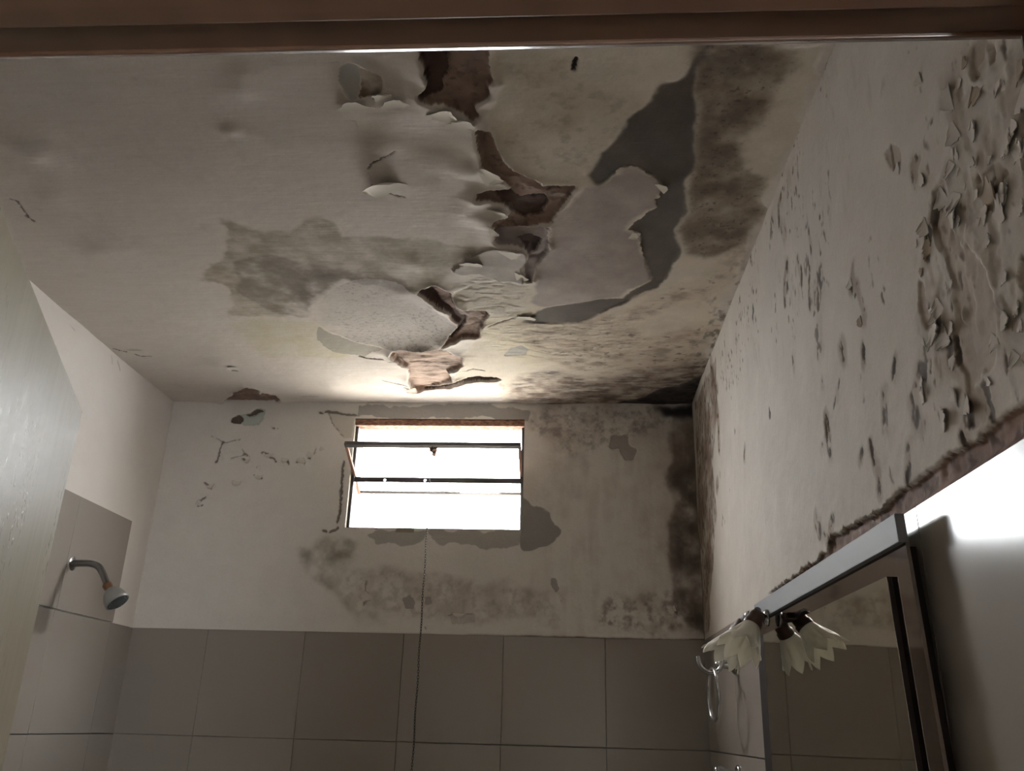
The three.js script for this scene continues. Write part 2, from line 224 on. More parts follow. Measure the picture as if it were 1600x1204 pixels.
const BACK_CRACKS = [
  { w: 0.008, p: [[0.615,2.142],[0.638,2.138],[0.664,2.15],[0.665,2.231],[0.662,2.324],[0.662,2.394]] },
  { w: 0.008, p: [[0.556,2.576],[0.587,2.581],[0.627,2.576],[0.692,2.569]] },
  { w: 0.004, p: [[0.587,2.576],[0.606,2.534],[0.653,2.483]] },
  { w: 0.004, p: [[0.284,2.439],[0.297,2.415],[0.248,2.4]] },
  { w: 0.006, p: [[0.212,2.463],[0.202,2.433],[0.203,2.4],[0.196,2.385]] },
  { w: 0.004, p: [[0.279,2.473],[0.22,2.458],[0.163,2.487]] },
  { w: 0.006, p: [[0.357,2.423],[0.386,2.418]] },
  { w: 0.006, p: [[0.378,2.406],[0.407,2.402],[0.418,2.387]] },
  { w: 0.006, p: [[0.434,2.392],[0.454,2.4],[0.466,2.378]] },
  { w: 0.006, p: [[0.49,2.39],[0.517,2.4],[0.524,2.379]] },
  { w: 0.006, p: [[0.53,2.41],[0.55,2.4]] },
  { w: 0.004, p: [[0.55,2.417],[0.563,2.449]] },
  { w: 0.006, p: [[0.29,2.398],[0.318,2.386]] },
  { w: 0.006, p: [[0.295,2.413],[0.317,2.41]] },
  { w: 0.008, p: [[0.345,2.339],[0.375,2.328]] },
  { w: 0.008, p: [[0.268,2.312],[0.298,2.31]] },
  { w: 0.006, p: [[0.163,2.311],[0.199,2.288]] },
  { w: 0.006, p: [[0.181,2.258],[0.156,2.239],[0.156,2.225],[0.174,2.23]] },
  { w: 0.004, p: [[0.35,2.372],[0.352,2.363]] },
  { w: 0.006, p: [[0.385,2.516],[0.409,2.518]] },
  { w: 0.004, p: [[0.783,1.979],[0.781,1.947],[0.794,1.93]] },
  { w: 0.004, p: [[0.8,1.913],[0.781,1.904],[0.781,1.873]] },
  { w: 0.004, p: [[1.066,1.868],[1.151,1.872]] },
  { w: 0.004, p: [[1.43,1.95],[1.443,1.917]] },
  { w: 0.006, p: [[1.814,1.899],[1.819,1.879]] },
  { w: 0.004, p: [[0.989,1.832],[0.998,1.817]] },
];
const RIGHT = {
  peel: [[2.185,2.21],[2.073,2.273],[2.055,2.217],[2.055,2.17],[2.007,2.141],[1.929,2.098],[1.879,2.051],[1.886,1.987],[1.936,1.936],[2.035,1.909],[2.099,1.892],[2.161,1.894],[2.257,2.14]],
  peel2: [[1.864,1.984],[1.98,1.933],[2.046,1.861],[2.023,1.84],[1.945,1.844],[1.858,1.915]],
  ledge: [[0.796,1.815],[1.391,1.823],[1.436,1.841],[1.539,1.836],[1.692,1.831],[1.728,1.838],[1.794,1.833],[1.829,1.838],[1.867,1.832],[1.898,1.837],[1.991,1.836],[2.022,1.838],[2.051,1.839],[2.091,1.839],[2.14,1.839],[2.124,1.799],[1.735,1.801]],
  cornerDirt: [[0.287,2.602],[0.506,2.575],[0.493,2.416],[0.333,2.306],[0.366,2.137],[0.209,1.974],[0.1,1.814],[-0.062,1.814],[0.075,2.583]],
  patch1: [[1.867,2.303],[1.898,2.297],[1.921,2.273],[1.92,2.252],[1.899,2.247],[1.88,2.269]],
  patch2: [[1.979,2.221],[1.955,2.23],[1.941,2.222],[1.952,2.189],[1.965,2.207]],
  patch3: [[2.101,2.097],[2.134,2.087],[2.153,2.065],[2.124,2.061],[2.099,2.054],[2.092,2.075]],
  dense: [[1.701,2.629],[1.474,2.627],[1.1,2.617],[0.54,2.602],[0.549,2.475],[0.981,2.302],[1.428,2.252],[1.73,2.331],[1.916,2.431]],
};
const RIGHT_STREAKS = [
  { w: 0.008, k: 0.8, p: [[2.018,2.32],[2.017,2.306],[2.01,2.295]] },
  { w: 0.008, k: 0.9, p: [[1.911,2.403],[1.901,2.392],[1.888,2.379]] },
  { w: 0.006, k: 0.7, p: [[1.893,2.296],[1.894,2.254]] },
  { w: 0.013, k: 0.5, p: [[1.979,2.221],[1.954,2.227],[1.944,2.218],[1.95,2.19]] },
  { w: 0.014, k: 0.6, p: [[2.036,2.154],[2.018,2.142],[2.001,2.128]] },
  { w: 0.022, k: 0.85, p: [[1.988,2.132],[1.971,2.11],[1.945,2.089]] },
  { w: 0.016, k: 0.8, p: [[1.958,2.118],[1.95,2.086]] },
  { w: 0.016, k: 0.9, p: [[1.701,2.214],[1.689,2.198],[1.677,2.185]] },
  { w: 0.01, k: 0.8, p: [[1.691,2.171],[1.719,2.139]] },
  { w: 0.018, k: 0.6, p: [[1.718,2.122],[1.71,2.109]] },
  { w: 0.013, k: 0.9, p: [[1.694,2.082],[1.691,2.067],[1.687,2.049]] },
  { w: 0.035, k: 0.5, p: [[1.6,2.116],[1.599,2.104]] },
  { w: 0.027, k: 0.6, p: [[1.746,1.978],[1.741,1.958],[1.732,1.934]] },
  { w: 0.007, k: 0.6, p: [[1.746,1.978],[1.74,1.954]] },
  { w: 0.031, k: 0.5, p: [[1.833,1.933],[1.838,1.907]] },
  { w: 0.015, k: 0.7, p: [[1.802,2.01],[1.786,1.989]] },
  { w: 0.012, k: 0.5, p: [[1.9,1.995],[1.895,1.97]] },
  { w: 0.013, k: 0.75, p: [[1.981,1.977],[1.957,1.962]] },
  { w: 0.036, k: 0.6, p: [[1.975,1.947],[1.963,1.939]] },
  { w: 0.04, k: 0.45, p: [[1.876,1.961],[1.911,1.944]] },
  { w: 0.012, k: 0.6, p: [[1.854,1.947],[1.832,1.943]] },
  { w: 0.027, k: 0.45, p: [[1.976,1.892],[1.971,1.846]] },
  { w: 0.027, k: 0.55, p: [[2.023,1.877],[2.018,1.846]] },
  { w: 0.006, k: 0.7, p: [[2.013,1.888],[2.016,1.872]] },
  { w: 0.01, k: 0.7, p: [[2.075,1.907],[2.074,1.878],[2.082,1.848]] },
  { w: 0.018, k: 0.7, p: [[1.947,1.85],[1.956,1.842]] },
  { w: 0.012, k: 0.5, p: [[1.863,1.894],[1.844,1.873]] },
  { w: 0.027, k: 0.9, p: [[1.481,2.037],[1.481,2.007],[1.479,1.981]] },
  { w: 0.022, k: 0.4, p: [[1.434,1.998],[1.481,1.986]] },
  { w: 0.016, k: 0.8, p: [[1.632,1.93],[1.617,1.916]] },
  { w: 0.02, k: 0.75, p: [[1.669,1.934],[1.672,1.904],[1.687,1.88],[1.677,1.854]] },
  { w: 0.018, k: 0.4, p: [[1.725,1.87],[1.73,1.856]] },
  { w: 0.022, k: 0.65, p: [[1.8,1.882],[1.777,1.841]] },
  { w: 0.035, k: 0.5, p: [[1.358,1.887],[1.371,1.866]] },
  { w: 0.021, k: 0.55, p: [[1.455,1.87],[1.429,1.852],[1.429,1.833]] },
  { w: 0.018, k: 0.8, p: [[1.408,1.838],[1.441,1.833]] },
  { w: 0.022, k: 0.7, p: [[0.823,2.192],[0.806,2.17]] },
  { w: 0.018, k: 0.8, p: [[1.353,2.579],[1.325,2.568],[1.319,2.535]] },
  { w: 0.036, k: 0.5, p: [[1.344,2.511],[1.351,2.487]] },
  { w: 0.035, k: 0.35, p: [[1.269,2.577],[1.235,2.538]] },
  { w: 0.015, k: 0.6, p: [[1.507,2.4],[1.506,2.372],[1.504,2.356]] },
  { w: 0.021, k: 0.5, p: [[1.418,2.387],[1.434,2.341]] },
  { w: 0.013, k: 0.95, p: [[1.323,2.411],[1.307,2.385],[1.3,2.353]] },
  { w: 0.047, k: 0.4, p: [[1.539,2.281],[1.518,2.259],[1.491,2.232]] },
  { w: 0.042, k: 0.35, p: [[1.488,2.204],[1.486,2.166]] },
  { w: 0.023, k: 0.6, p: [[1.604,2.117],[1.603,2.097]] },
  { w: 0.014, k: 0.6, p: [[1.486,2.332],[1.469,2.299],[1.458,2.26]] },
  { w: 0.018, k: 0.5, p: [[1.313,2.232],[1.311,2.201]] },
  { w: 0.018, k: 0.5, p: [[1.482,2.112],[1.474,2.092]] },
  { w: 0.032, k: 0.7, p: [[0.43,2.598],[0.445,2.538],[0.504,2.476]] },
  { w: 0.013, k: 0.7, p: [[1.705,2.183],[1.711,2.149]] },
  { w: 0.012, k: 0.5, p: [[1.569,2.073],[1.55,2.06],[1.523,2.038]] },
  { w: 0.018, k: 0.7, p: [[1.344,2.425],[1.333,2.409]] },
  { w: 0.034, k: 0.8, p: [[0.337,2.451],[0.286,2.383]] },
  { w: 0.03, k: 0.8, p: [[0.493,2.416],[0.473,2.303]] },
  { w: 0.036, k: 0.9, p: [[0.221,2.244],[0.206,2.238]] },
  { w: 0.031, k: 0.9, p: [[0.415,2.208],[0.402,2.202]] },
  { w: 0.006, k: 0.7, p: [[2.156,2.039],[2.142,2.026]] },
  { w: 0.011, k: 0.5, p: [[2.131,2.08],[2.107,2.073]] },
];
const LEFT_CRACKS = [
  { w: 0.004, p: [[0.722,2.59],[0.681,2.584]] },
  { w: 0.004, p: [[0.471,2.605],[0.449,2.572]] },
  { w: 0.004, p: [[0.432,2.604],[0.397,2.571]] },
];
const CEIL_FLAKES = [ // x, z, turn, length, width, curl
  [1.067,1.331,0.6,0.085,0.09,0.8],
  [1.111,1.631,0.5,0.035,0.035,0.9],
  [1.209,1.568,-0.35,0.05,0.075,0.6],
  [1.238,1.541,-0.7,0.045,0.05,0.5],
  [1.271,1.398,-1.3,0.045,0.06,0.55],
  [1.287,1.247,-1.0,0.035,0.05,0.7],
  [1.272,1.188,-1.4,0.025,0.04,0.9],
  [1.054,1.605,0.1,0.03,0.07,0.4],
  [1.129,1.609,0,0.028,0.06,0.5],
  [1.21,1.016,-0.2,0.03,0.06,0.5],
  [1.302,1.071,-0.9,0.04,0.05,0.4],
  [1.322,0.965,-1.5,0.03,0.04,0.5],
  [0.869,0.405,-1.4,0.03,0.05,0.5],
  [0.913,0.173,-2.6,0.03,0.05,0.5],
  [1.334,0.685,-0.3,0.03,0.06,0.4],
  [1.604,1.139,-1.9,0.02,0.03,0.6],
  [1.652,1.328,-1.0,0.02,0.04,0.5],
  [0.078,0.459,0.6,0.03,0.05,0.4],
  [0.352,0.339,0.2,0.025,0.03,0.6],
];
const CEIL_BULGES = [ // x, z, radius, depth
  [1.071,1.494,0.035,0.013],
  [1.053,1.602,0.05,0.008],
  [1.169,1.59,0.045,0.009],
  [0.324,1.51,0.06,0.008],
  [0.355,1.482,0.03,0.008],
  [0.295,1.327,0.035,0.007],
  [0.863,1.702,0.03,0.006],
  [0.843,1.66,0.025,0.007],
  [0.785,1.545,0.018,0.008],
  [0.282,1.083,0.05,0.008],
  [0.321,0.377,0.04,0.008],
  [1.205,1.439,0.05,0.008],
  [1.054,1.017,0.04,0.009],
  [0.871,1.199,0.05,0.004],
  [1.249,1.405,0.03,0.012],
  [1.24,1.248,0.04,0.012],
  [0.645,0.182,0.05,0.008],
];
const BACK_FLAKES = [ // x, y, turn, length, width, curl
  [0.386,2.418,3.3,0.02,0.035,0.8],
  [0.452,2.402,3.0,0.022,0.03,0.9],
  [0.515,2.403,2.8,0.024,0.035,0.9],
  [0.543,2.42,2.4,0.018,0.03,0.7],
  [0.309,2.396,3.6,0.018,0.03,0.7],
  [0.362,2.337,3.3,0.018,0.03,0.8],
  [0.283,2.317,3.1,0.018,0.04,0.7],
  [0.188,2.302,3.6,0.02,0.03,0.7],
  [0.164,2.243,2.6,0.02,0.03,0.7],
  [0.295,2.415,3.2,0.014,0.025,0.6],
  [0.583,2.442,2.3,0.015,0.02,0.5],
  [1.1,1.873,3.1,0.012,0.04,0.4],
  [0.778,1.957,1.7,0.014,0.03,0.4],
  [1.814,1.903,1.9,0.014,0.02,0.6],
];
const RIGHT_FLAKES = [ // z, y, turn, length, width, curl
  [2.1,2.057,-0.9,0.05,0.05,0.7],
  [1.899,2.255,-2.6,0.03,0.02,0.3],
  [1.965,2.189,-2.4,0.03,0.02,0.3],
  [2.014,2.136,2.0,0.03,0.04,0.6],
  [1.96,2.098,1.8,0.03,0.035,0.6],
  [1.961,2.125,1.7,0.03,0.03,0.7],
  [1.964,1.973,1.9,0.035,0.03,0.6],
  [2.077,2.227,1.6,0.03,0.05,0.4],
  [2.135,2.204,2.4,0.04,0.04,0.5],
  [2.076,2.181,1.9,0.03,0.04,0.5],
  [2.168,2.069,-1.2,0.03,0.04,0.6],
  [1.687,2.193,1.8,0.022,0.02,0.6],
  [1.704,2.117,1.7,0.02,0.02,0.6],
  [2.012,2.312,1.7,0.02,0.02,0.5],
];

// ---------------------------------------------------------------- materials
const M = {
  cement: std({ color: '#8d8378', roughness: 0.95 }), brick: std({ color: '#6e5648', roughness: 0.95 }), concrete: std({ color: '#a39a8c', roughness: 0.95 }),
  grout: std({ color: '#7f766b', roughness: 0.95 }), hall: std({ color: '#a8a197', roughness: 0.9 }), hallFloor: std({ color: '#8a8279', roughness: 0.6 }),
  chrome: std({ color: '#c9ccd0', roughness: 0.16, metalness: 1 }), wornChrome: std({ color: '#817f7e', roughness: 0.3, metalness: 0.95 }), copper: std({ color: '#80604a', roughness: 0.4, metalness: 0.8 }),
  rubber: std({ color: '#4a4d4d', roughness: 0.6 }), steel: std({ color: '#4a4746', roughness: 0.6, metalness: 0.3 }), darkBronze: std({ color: '#4a372f', roughness: 0.45, metalness: 0.3 }),
  pane: phy({ color: '#ffffff', roughness: 0, transmission: 1, thickness: 0, ior: 1.5 }),
  mirror: std({ color: '#d4d2c6', roughness: 0.02, metalness: 1 }), tintedMirror: std({ color: '#8d817b', roughness: 0.06, metalness: 1 }), greyStrip: std({ color: '#727377', roughness: 0.6 }), board: std({ color: '#2a211d', roughness: 0.8 }),
  frosted: phy({ color: '#f1eee4', roughness: 0.5, transmission: 0.4, thickness: 0, sheen: 0.2 }),
};
M.darkStrip = phy({ color: '#2e2622', roughness: 0.8, specularIntensity: 0.3 });
M.rust = std({ roughness: 0.9, map: dataTex(256, 32, (u, v) => { const n = fbm(u * 60, v * 6, 4, 5); return [132 + 60 * n, 98 + 52 * n, 80 + 45 * n]; }) });

// ---------------------------------------------------------------- the setting: shell
const outside = structure(mesh('ground', span(-8, 10, -0.5, -0.35, -14, -0.17), std({ color: '#c9c2b4', roughness: 0.95 })));
structure(mesh('floor', span(-0.15, W + 0.15, -0.15, 0, -0.16, FZ + 0.115), std({ color: '#cfc8bb', roughness: 0.5 })));

// ceiling: a slab, a coat of plaster and paint over it, loose scales of paint
const cs = new Sheet(-0.02, -0.02, W + 0.02, FZ, 420);
const ceiling = structure(group('ceiling'));
part('slab', span(-0.15, W + 0.15, H + 0.02, H + 0.2, -0.16, FZ + 0.115), M.concrete, ceiling);
{
  const jag = (u, v) => [u + 0.0055 * fbm(u * 38, v * 38, 3, 1) + 0.0018 * noise(u * 210, v * 210, 9), v + 0.0055 * fbm(u * 38 + 9, v * 38, 3, 2) + 0.0018 * noise(u * 210, v * 210, 10)];
  const soft = (u, v) => [u + 0.03 * fbm(u * 14, v * 14, 4, 3), v + 0.03 * fbm(u * 14 + 5, v * 14, 4, 4)];
  const K = {}, E = CEIL;
  const hard = { brown: [E.brownTop, E.brownMid, E.brownCrack, E.hole], deep: [E.brownDeep, E.brownDeepTop, E.crackDeep, E.slit], straw: [E.straw], mauve: [E.mauve], mauveDeep: [E.mauveDeep], plate: [E.plate], speck: [E.speckTop], grey: [E.greyTop, E.greyBit], greyHard: [E.greyOld], oval: [E.oval], rim: [E.rim] };
  for (const k in hard) K[k] = cs.poly(hard[k], 0.003);
  const wide = { oldCoat: [E.oldCoat], greyOld: [E.greyOld], olive: [E.olive], oliveDark: [E.oliveDark], oliveDeep: [E.oliveDeep], pale: [E.pale], brownStain: [E.brownStain], cornerStain: [E.cornerStain], backStain: [E.backStain], backDark: [E.backDark], chips1: [E.chips1], cream1: [E.cream1], browny: [E.browny], drip: [E.drip] };
  for (const k in wide) K[k] = cs.poly(wide[k], k === 'drip' ? 0.007 : /Stain|browny|cream1/.test(k) ? 0.026 : 0.014);
  const coast = (u, v) => [u + 0.016 * fbm(u * 17, v * 17, 4, 5) + 0.003 * noise(u * 130, v * 130, 6), v + 0.016 * fbm(u * 17 + 4, v * 17, 4, 7) + 0.003 * noise(u * 130, v * 130, 8)];
  const cracks = cs.lines(CEIL_CRACKS, 0.0015);
  const bare = cs.bake((u, v) => { const [a, b] = jag(u, v); return Math.max(cs.at(K.brown, a, b), cs.at(K.straw, a, b), cs.at(K.mauve, a, b), cs.at(K.deep, a, b)) ; });
  const dBare = cs.distance(bare), inside = cs.distance(bare.map((x) => 1 - x));
  const hgt = cs.bake((u, v) => {                               // metres downwards from the ceiling's plane
    const [a, b] = jag(u, v), s = soft(u, v);
    let h = 0.005 * fbm(u * 3, v * 3, 2, 20) + 0.0009 * fbm(u * 14, v * 14, 3, 21) + 0.0003 * fbm(u * 60, v * 60, 2, 22);
    const old = cs.at(K.oldCoat, s[0], s[1]), k = cs.at(bare, u, v);
    h -= 0.0025 * sst(0.3, 0.7, old);
    h -= 0.0022 * (1 - sst(0.42, 0.58, cs.at(K.greyHard, ...coast(u, v)))) * sst(0.2, 0.6, cs.at(K.drip, a, b)) + 0.002 * sst(0.4, 0.6, cs.at(K.grey, a, b)) + 0.004 * sst(0.4, 0.6, cs.at(K.speck, a, b));
    const d = cs.at(dBare, u, v), loose = 0.5 + 0.5 * fbm(u * 13, v * 13, 2, 30), lift = (1 - 0.75 * old) * (0.005 + 0.024 * loose * loose);
    for (const [x, z, r, q] of CEIL_BULGES) { const w = ((u - x) ** 2 + (v - z) ** 2) / (r * r); if (w < 6) h += 0.65 * q * Math.exp(-w); }
    h += lift * Math.exp(-d / 0.03) * (1 - k) + 0.004 * Math.exp(-d / 0.008) * (1 - k);
    h += 0.007 * sst(0.4, 0.6, cs.at(K.plate, a, b)) * (1 - k);
    h -= k * (0.007 + 0.004 * fbm(u * 45, v * 45, 3, 31) + 0.008 * sst(0.4, 0.6, Math.max(cs.at(K.deep, a, b), cs.at(K.mauveDeep, a, b))));
    const flaky = Math.max(0.8 * cs.at(K.chips1, s[0], s[1]), 0.7 * cs.at(K.cornerStain, s[0], s[1]), 0.8 * cs.at(K.backStain, s[0], s[1]), 0.6 * cs.at(K.cream1, s[0], s[1]));
    if (flaky > 0.02) h += flaky * 0.0018 * sst(-0.1, 0.1, fbm(u * 30, v * 75, 4, 40));
    h -= 0.006 * sst(0.25, 0.6, cs.at(cracks, a, b));
    return h;
  });
  const paint = (u, v) => {
    const [a, b] = jag(u, v), s = soft(u, v), g = (m) => cs.at(K[m], s[0], s[1]), e = (m) => sst(0.35, 0.65, cs.at(K[m], a, b));
    const f = fbm(u * 22, v * 22, 4, 50), fine = noise(u * 420, v * 420, 51), streak = fbm(u * 12, v * 140, 3, 52), sp = sst(0.15, 0.6, fbm(u * 95, v * 95, 3, 53)), big = fbm(u * 6, v * 6, 3, 54);
    let c = [207 + 3 * f + 3 * streak, 198 + 3 * f + 3 * streak, 189 + 3 * f + 4 * streak];
    const over = (k, r, gg, bb) => { if (k > 0) c = [mix(c[0], r, k), mix(c[1], gg, k), mix(c[2], bb, k)]; };
    const old = g('oldCoat');
    over(sst(0.25, 0.75, old) * 0.95, 208 + 12 * f, 197 + 12 * f, 181 + 12 * f);
    over(g('browny') * clamp(0.4 + 0.9 * f), 184, 169, 149);
    over(g('browny') * sst(0.0, 0.7, fbm(u * 40, v * 40, 5, 57)) * 0.35, 128, 116, 98);
    over(sst(0.05, 0.8, g('olive')) * clamp(0.7 + 0.8 * f + 0.25 * streak), 158, 148, 130);
    over(sst(0.1, 0.8, g('oliveDark')) * clamp(0.65 + 0.9 * f), 132, 122, 110);
    over(g('oliveDeep') * clamp(0.5 + 0.8 * f), 108, 98, 86);
    over(g('pale') * clamp(0.6 + 0.6 * f), 194, 186, 160);
    over(sst(0.1, 0.8, g('greyOld')) * 0.9, 157 + 16 * f + 14 * big, 145 + 16 * f + 14 * big, 139 + 16 * f + 13 * big);
    const ov = e('oval') * clamp(0.5 + sst(0.62, 0.5, v) + 2.2 * (u - 0.86) + 0.5 * f); over(ov * 0.85, 172 + 10 * f, 164 + 10 * f, 158 + 10 * f);
    over(ov * sst(0.1, 0.7, fbm(u * 130, v * 130, 2, 60)) * sst(-0.1, 0.5, big + 0.2) * 0.6, 120, 112, 106);
    over(e('rim') * 0.8, 150, 144, 132);
    over(g('chips1') * 0.6, 178 + 20 * f, 170 + 20 * f, 156 + 20 * f);
    over(g('cream1') * clamp(0.7 + 0.6 * f), 214, 203, 180);
    over(sst(0.05, 0.95, g('brownStain')) * clamp(0.8 + 0.7 * f), 124, 108, 90);
    over(g('brownStain') * sst(-0.4, 0.7, fbm(u * 22, v * 22, 5, 67)) * 0.65, 88, 76, 64);
    over(g('brownStain') * sst(0.25, 0.7, fbm(u * 110, v * 110, 3, 68)) * 0.5, 60, 52, 46);
    over(g('cornerStain') * clamp(0.4 + 1.1 * f + 0.3 * streak), 190, 173, 156);
    over(g('cornerStain') * sst(-0.15, 0.6, fbm(u * 20, v * 30, 5, 61)) * 0.5, 118, 102, 84);
    over(g('cornerStain') * sst(0.35, 0.6, fbm(u * 45, v * 70, 4, 69)) * 0.45, 76, 66, 56);
    over(g('backStain') * clamp(0.5 + 0.9 * f + 0.3 * streak), 128, 110, 98);
    over(g('backStain') * sst(-0.1, 0.6, fbm(u * 24, v * 60, 5, 62)) * 0.7, 82, 73, 68);
    over(sst(0.1, 0.7, g('backDark')) * clamp(0.8 + 0.5 * f), 46, 43, 44);
    { const [p, q] = coast(u, v), plate = sst(0.42, 0.58, cs.at(K.greyHard, p, q)), m = cs.at(K.drip, s[0] * 0.5 + u * 0.5, s[1] * 0.5 + v * 0.5) + 0.22 * fbm(u * 26, v * 26, 4, 66); over(sst(0.05, 0.85, m) * 0.93 * (1 - plate), 80 + 16 * f, 70 + 12 * f, 62 + 12 * f); over(plate * sst(0.1, 0.5, Math.abs(plate - 0.5) < 0.45 ? 0.5 : 0) * 0.5, 196, 186, 176); }
    over(e('grey') * 0.8, 170, 168, 164);
    over(e('speck') * clamp(0.7 + f), 120, 102, 84);
    over(e('plate') * 0.85, 164 + 16 * f, 155 + 16 * f, 145 + 16 * f);
    over(e('mauve'), 148 + 14 * f, 134 + 14 * f, 132 + 14 * f);
    over(e('mauveDeep') * 0.9, 96, 82, 80);
    over(e('brown'), 140 + 22 * f, 117 + 20 * f, 104 + 18 * f); over(e('brown') * sst(0.1, 0.6, fbm(u * 70, v * 70, 4, 58)) * 0.5, 92, 74, 64);
    over(e('straw'), 164 + 24 * f + 34 * streak, 141 + 22 * f + 32 * streak, 127 + 20 * f + 30 * streak);
    over(e('deep') * clamp(0.9 + 0.3 * f), 84 + 8 * f, 66 + 7 * f, 60 + 7 * f);
    over(sst(0.2, 0.6, cs.at(cracks, a, b)), 52, 44, 38);
    // black mould along the wall corners, in specks
    const edge = Math.max(sst(0.11, 0.0, W - u) * sst(1.25, 0.6, v), 0.0);
    over(edge * sst(0.0, 0.55, fbm(u * 60, v * 30, 3, 63)) * 0.7, 84, 74, 62);
    return [c[0] + 3 * fine, c[1] + 3 * fine, c[2] + 3 * fine];
  };
  const bump = (u, v) => 0.5 + 0.22 * fbm(u * 25, v * 190, 3, 70) + 0.2 * fbm(u * 160, v * 160, 3, 71) * (0.4 + 0.6 * cs.at(K.oldCoat, u, v));
  const place = Object.assign((u, v, h, p, k) => { p[k] = u; p[k + 1] = H - h; p[k + 2] = v; }, { flip: false });
  const us = stops(cs.u0, cs.u1, 0.003), vs = stops(cs.v0, cs.v1, (z) => (z < 1.8 ? 0.003 : 0.015), [1.82]);
  part('plaster', relief(cs, us, vs, place, (u, v) => cs.at(hgt, u, v)), std({ map: cs.texture(860, paint), bumpMap: cs.texture(640, bump, false), bumpScale: 0.0012, roughness: 0.85 }), ceiling);
  // loose scales: [x, z, turn, length, width, curl]
  const cream = std({ color: '#cbc3b5', roughness: 0.85 });
  CEIL_FLAKES.forEach(([x, z, turn, len, wid, curl], i) => {
    const o = part('paint_flake', flakeGeometry(len, wid, curl, i ? 0.5 : 0.2, 100 + i), cream, ceiling);
    o.position.set(x, H - cs.at(hgt, x, z) - 0.001, z); o.rotation.set(Math.PI / 2, 0, turn, 'XYZ');
  });
}

// tiles: each a mesh of its own on its wall
const tileTex = dataTex(256, 256, (u, v) => 0.5 + 0.3 * fbm(u * 40, v * 40, 3, 80) + 0.2 * noise(u * 3, v * 3, 81), false, true);
const tileMats = ['#938b83', '#918981', '#958d85'].map((c) => phy({ color: c, roughness: 0.6, specularIntensity: 0.12, bumpMap: tileTex, bumpScale: 0.0004, clearcoat: 0.7, clearcoatRoughness: 0.15 }));
const tileShapes = {};
function tileShape(w, h) {
  const k = w.toFixed(3) + h.toFixed(3);
  if (!tileShapes[k]) tileShapes[k] = new RoundedBoxGeometry(w - 0.0011, h - 0.0024, 0.009, 1, 0.001);
  return tileShapes[k];
}
function tile(wall, w, h, pos, turn) {
  const o = part('tile', tileShape(w, h), tileMats[(rnd() * 3) | 0], wall);
  o.position.set(...pos); o.rotation.set((rnd() - 0.5) * 0.003, turn + (rnd() - 0.5) * 0.003, 0, 'YXZ');
}
const rowsDown = []; for (let y = YT; y > 0.01; y -= TILE) rowsDown.push([Math.max(0, y - TILE), y]);
const cutsSide = [0, 0.15]; for (let z = 0.15 + TILE; z < FZ - 0.02; z += TILE) cutsSide.push(z); cutsSide.push(FZ);
const cutsBack = [0, 0.263]; for (let x = 0.263 + TILE; x < W - 0.02; x += TILE) cutsBack.push(x); cutsBack.push(W);

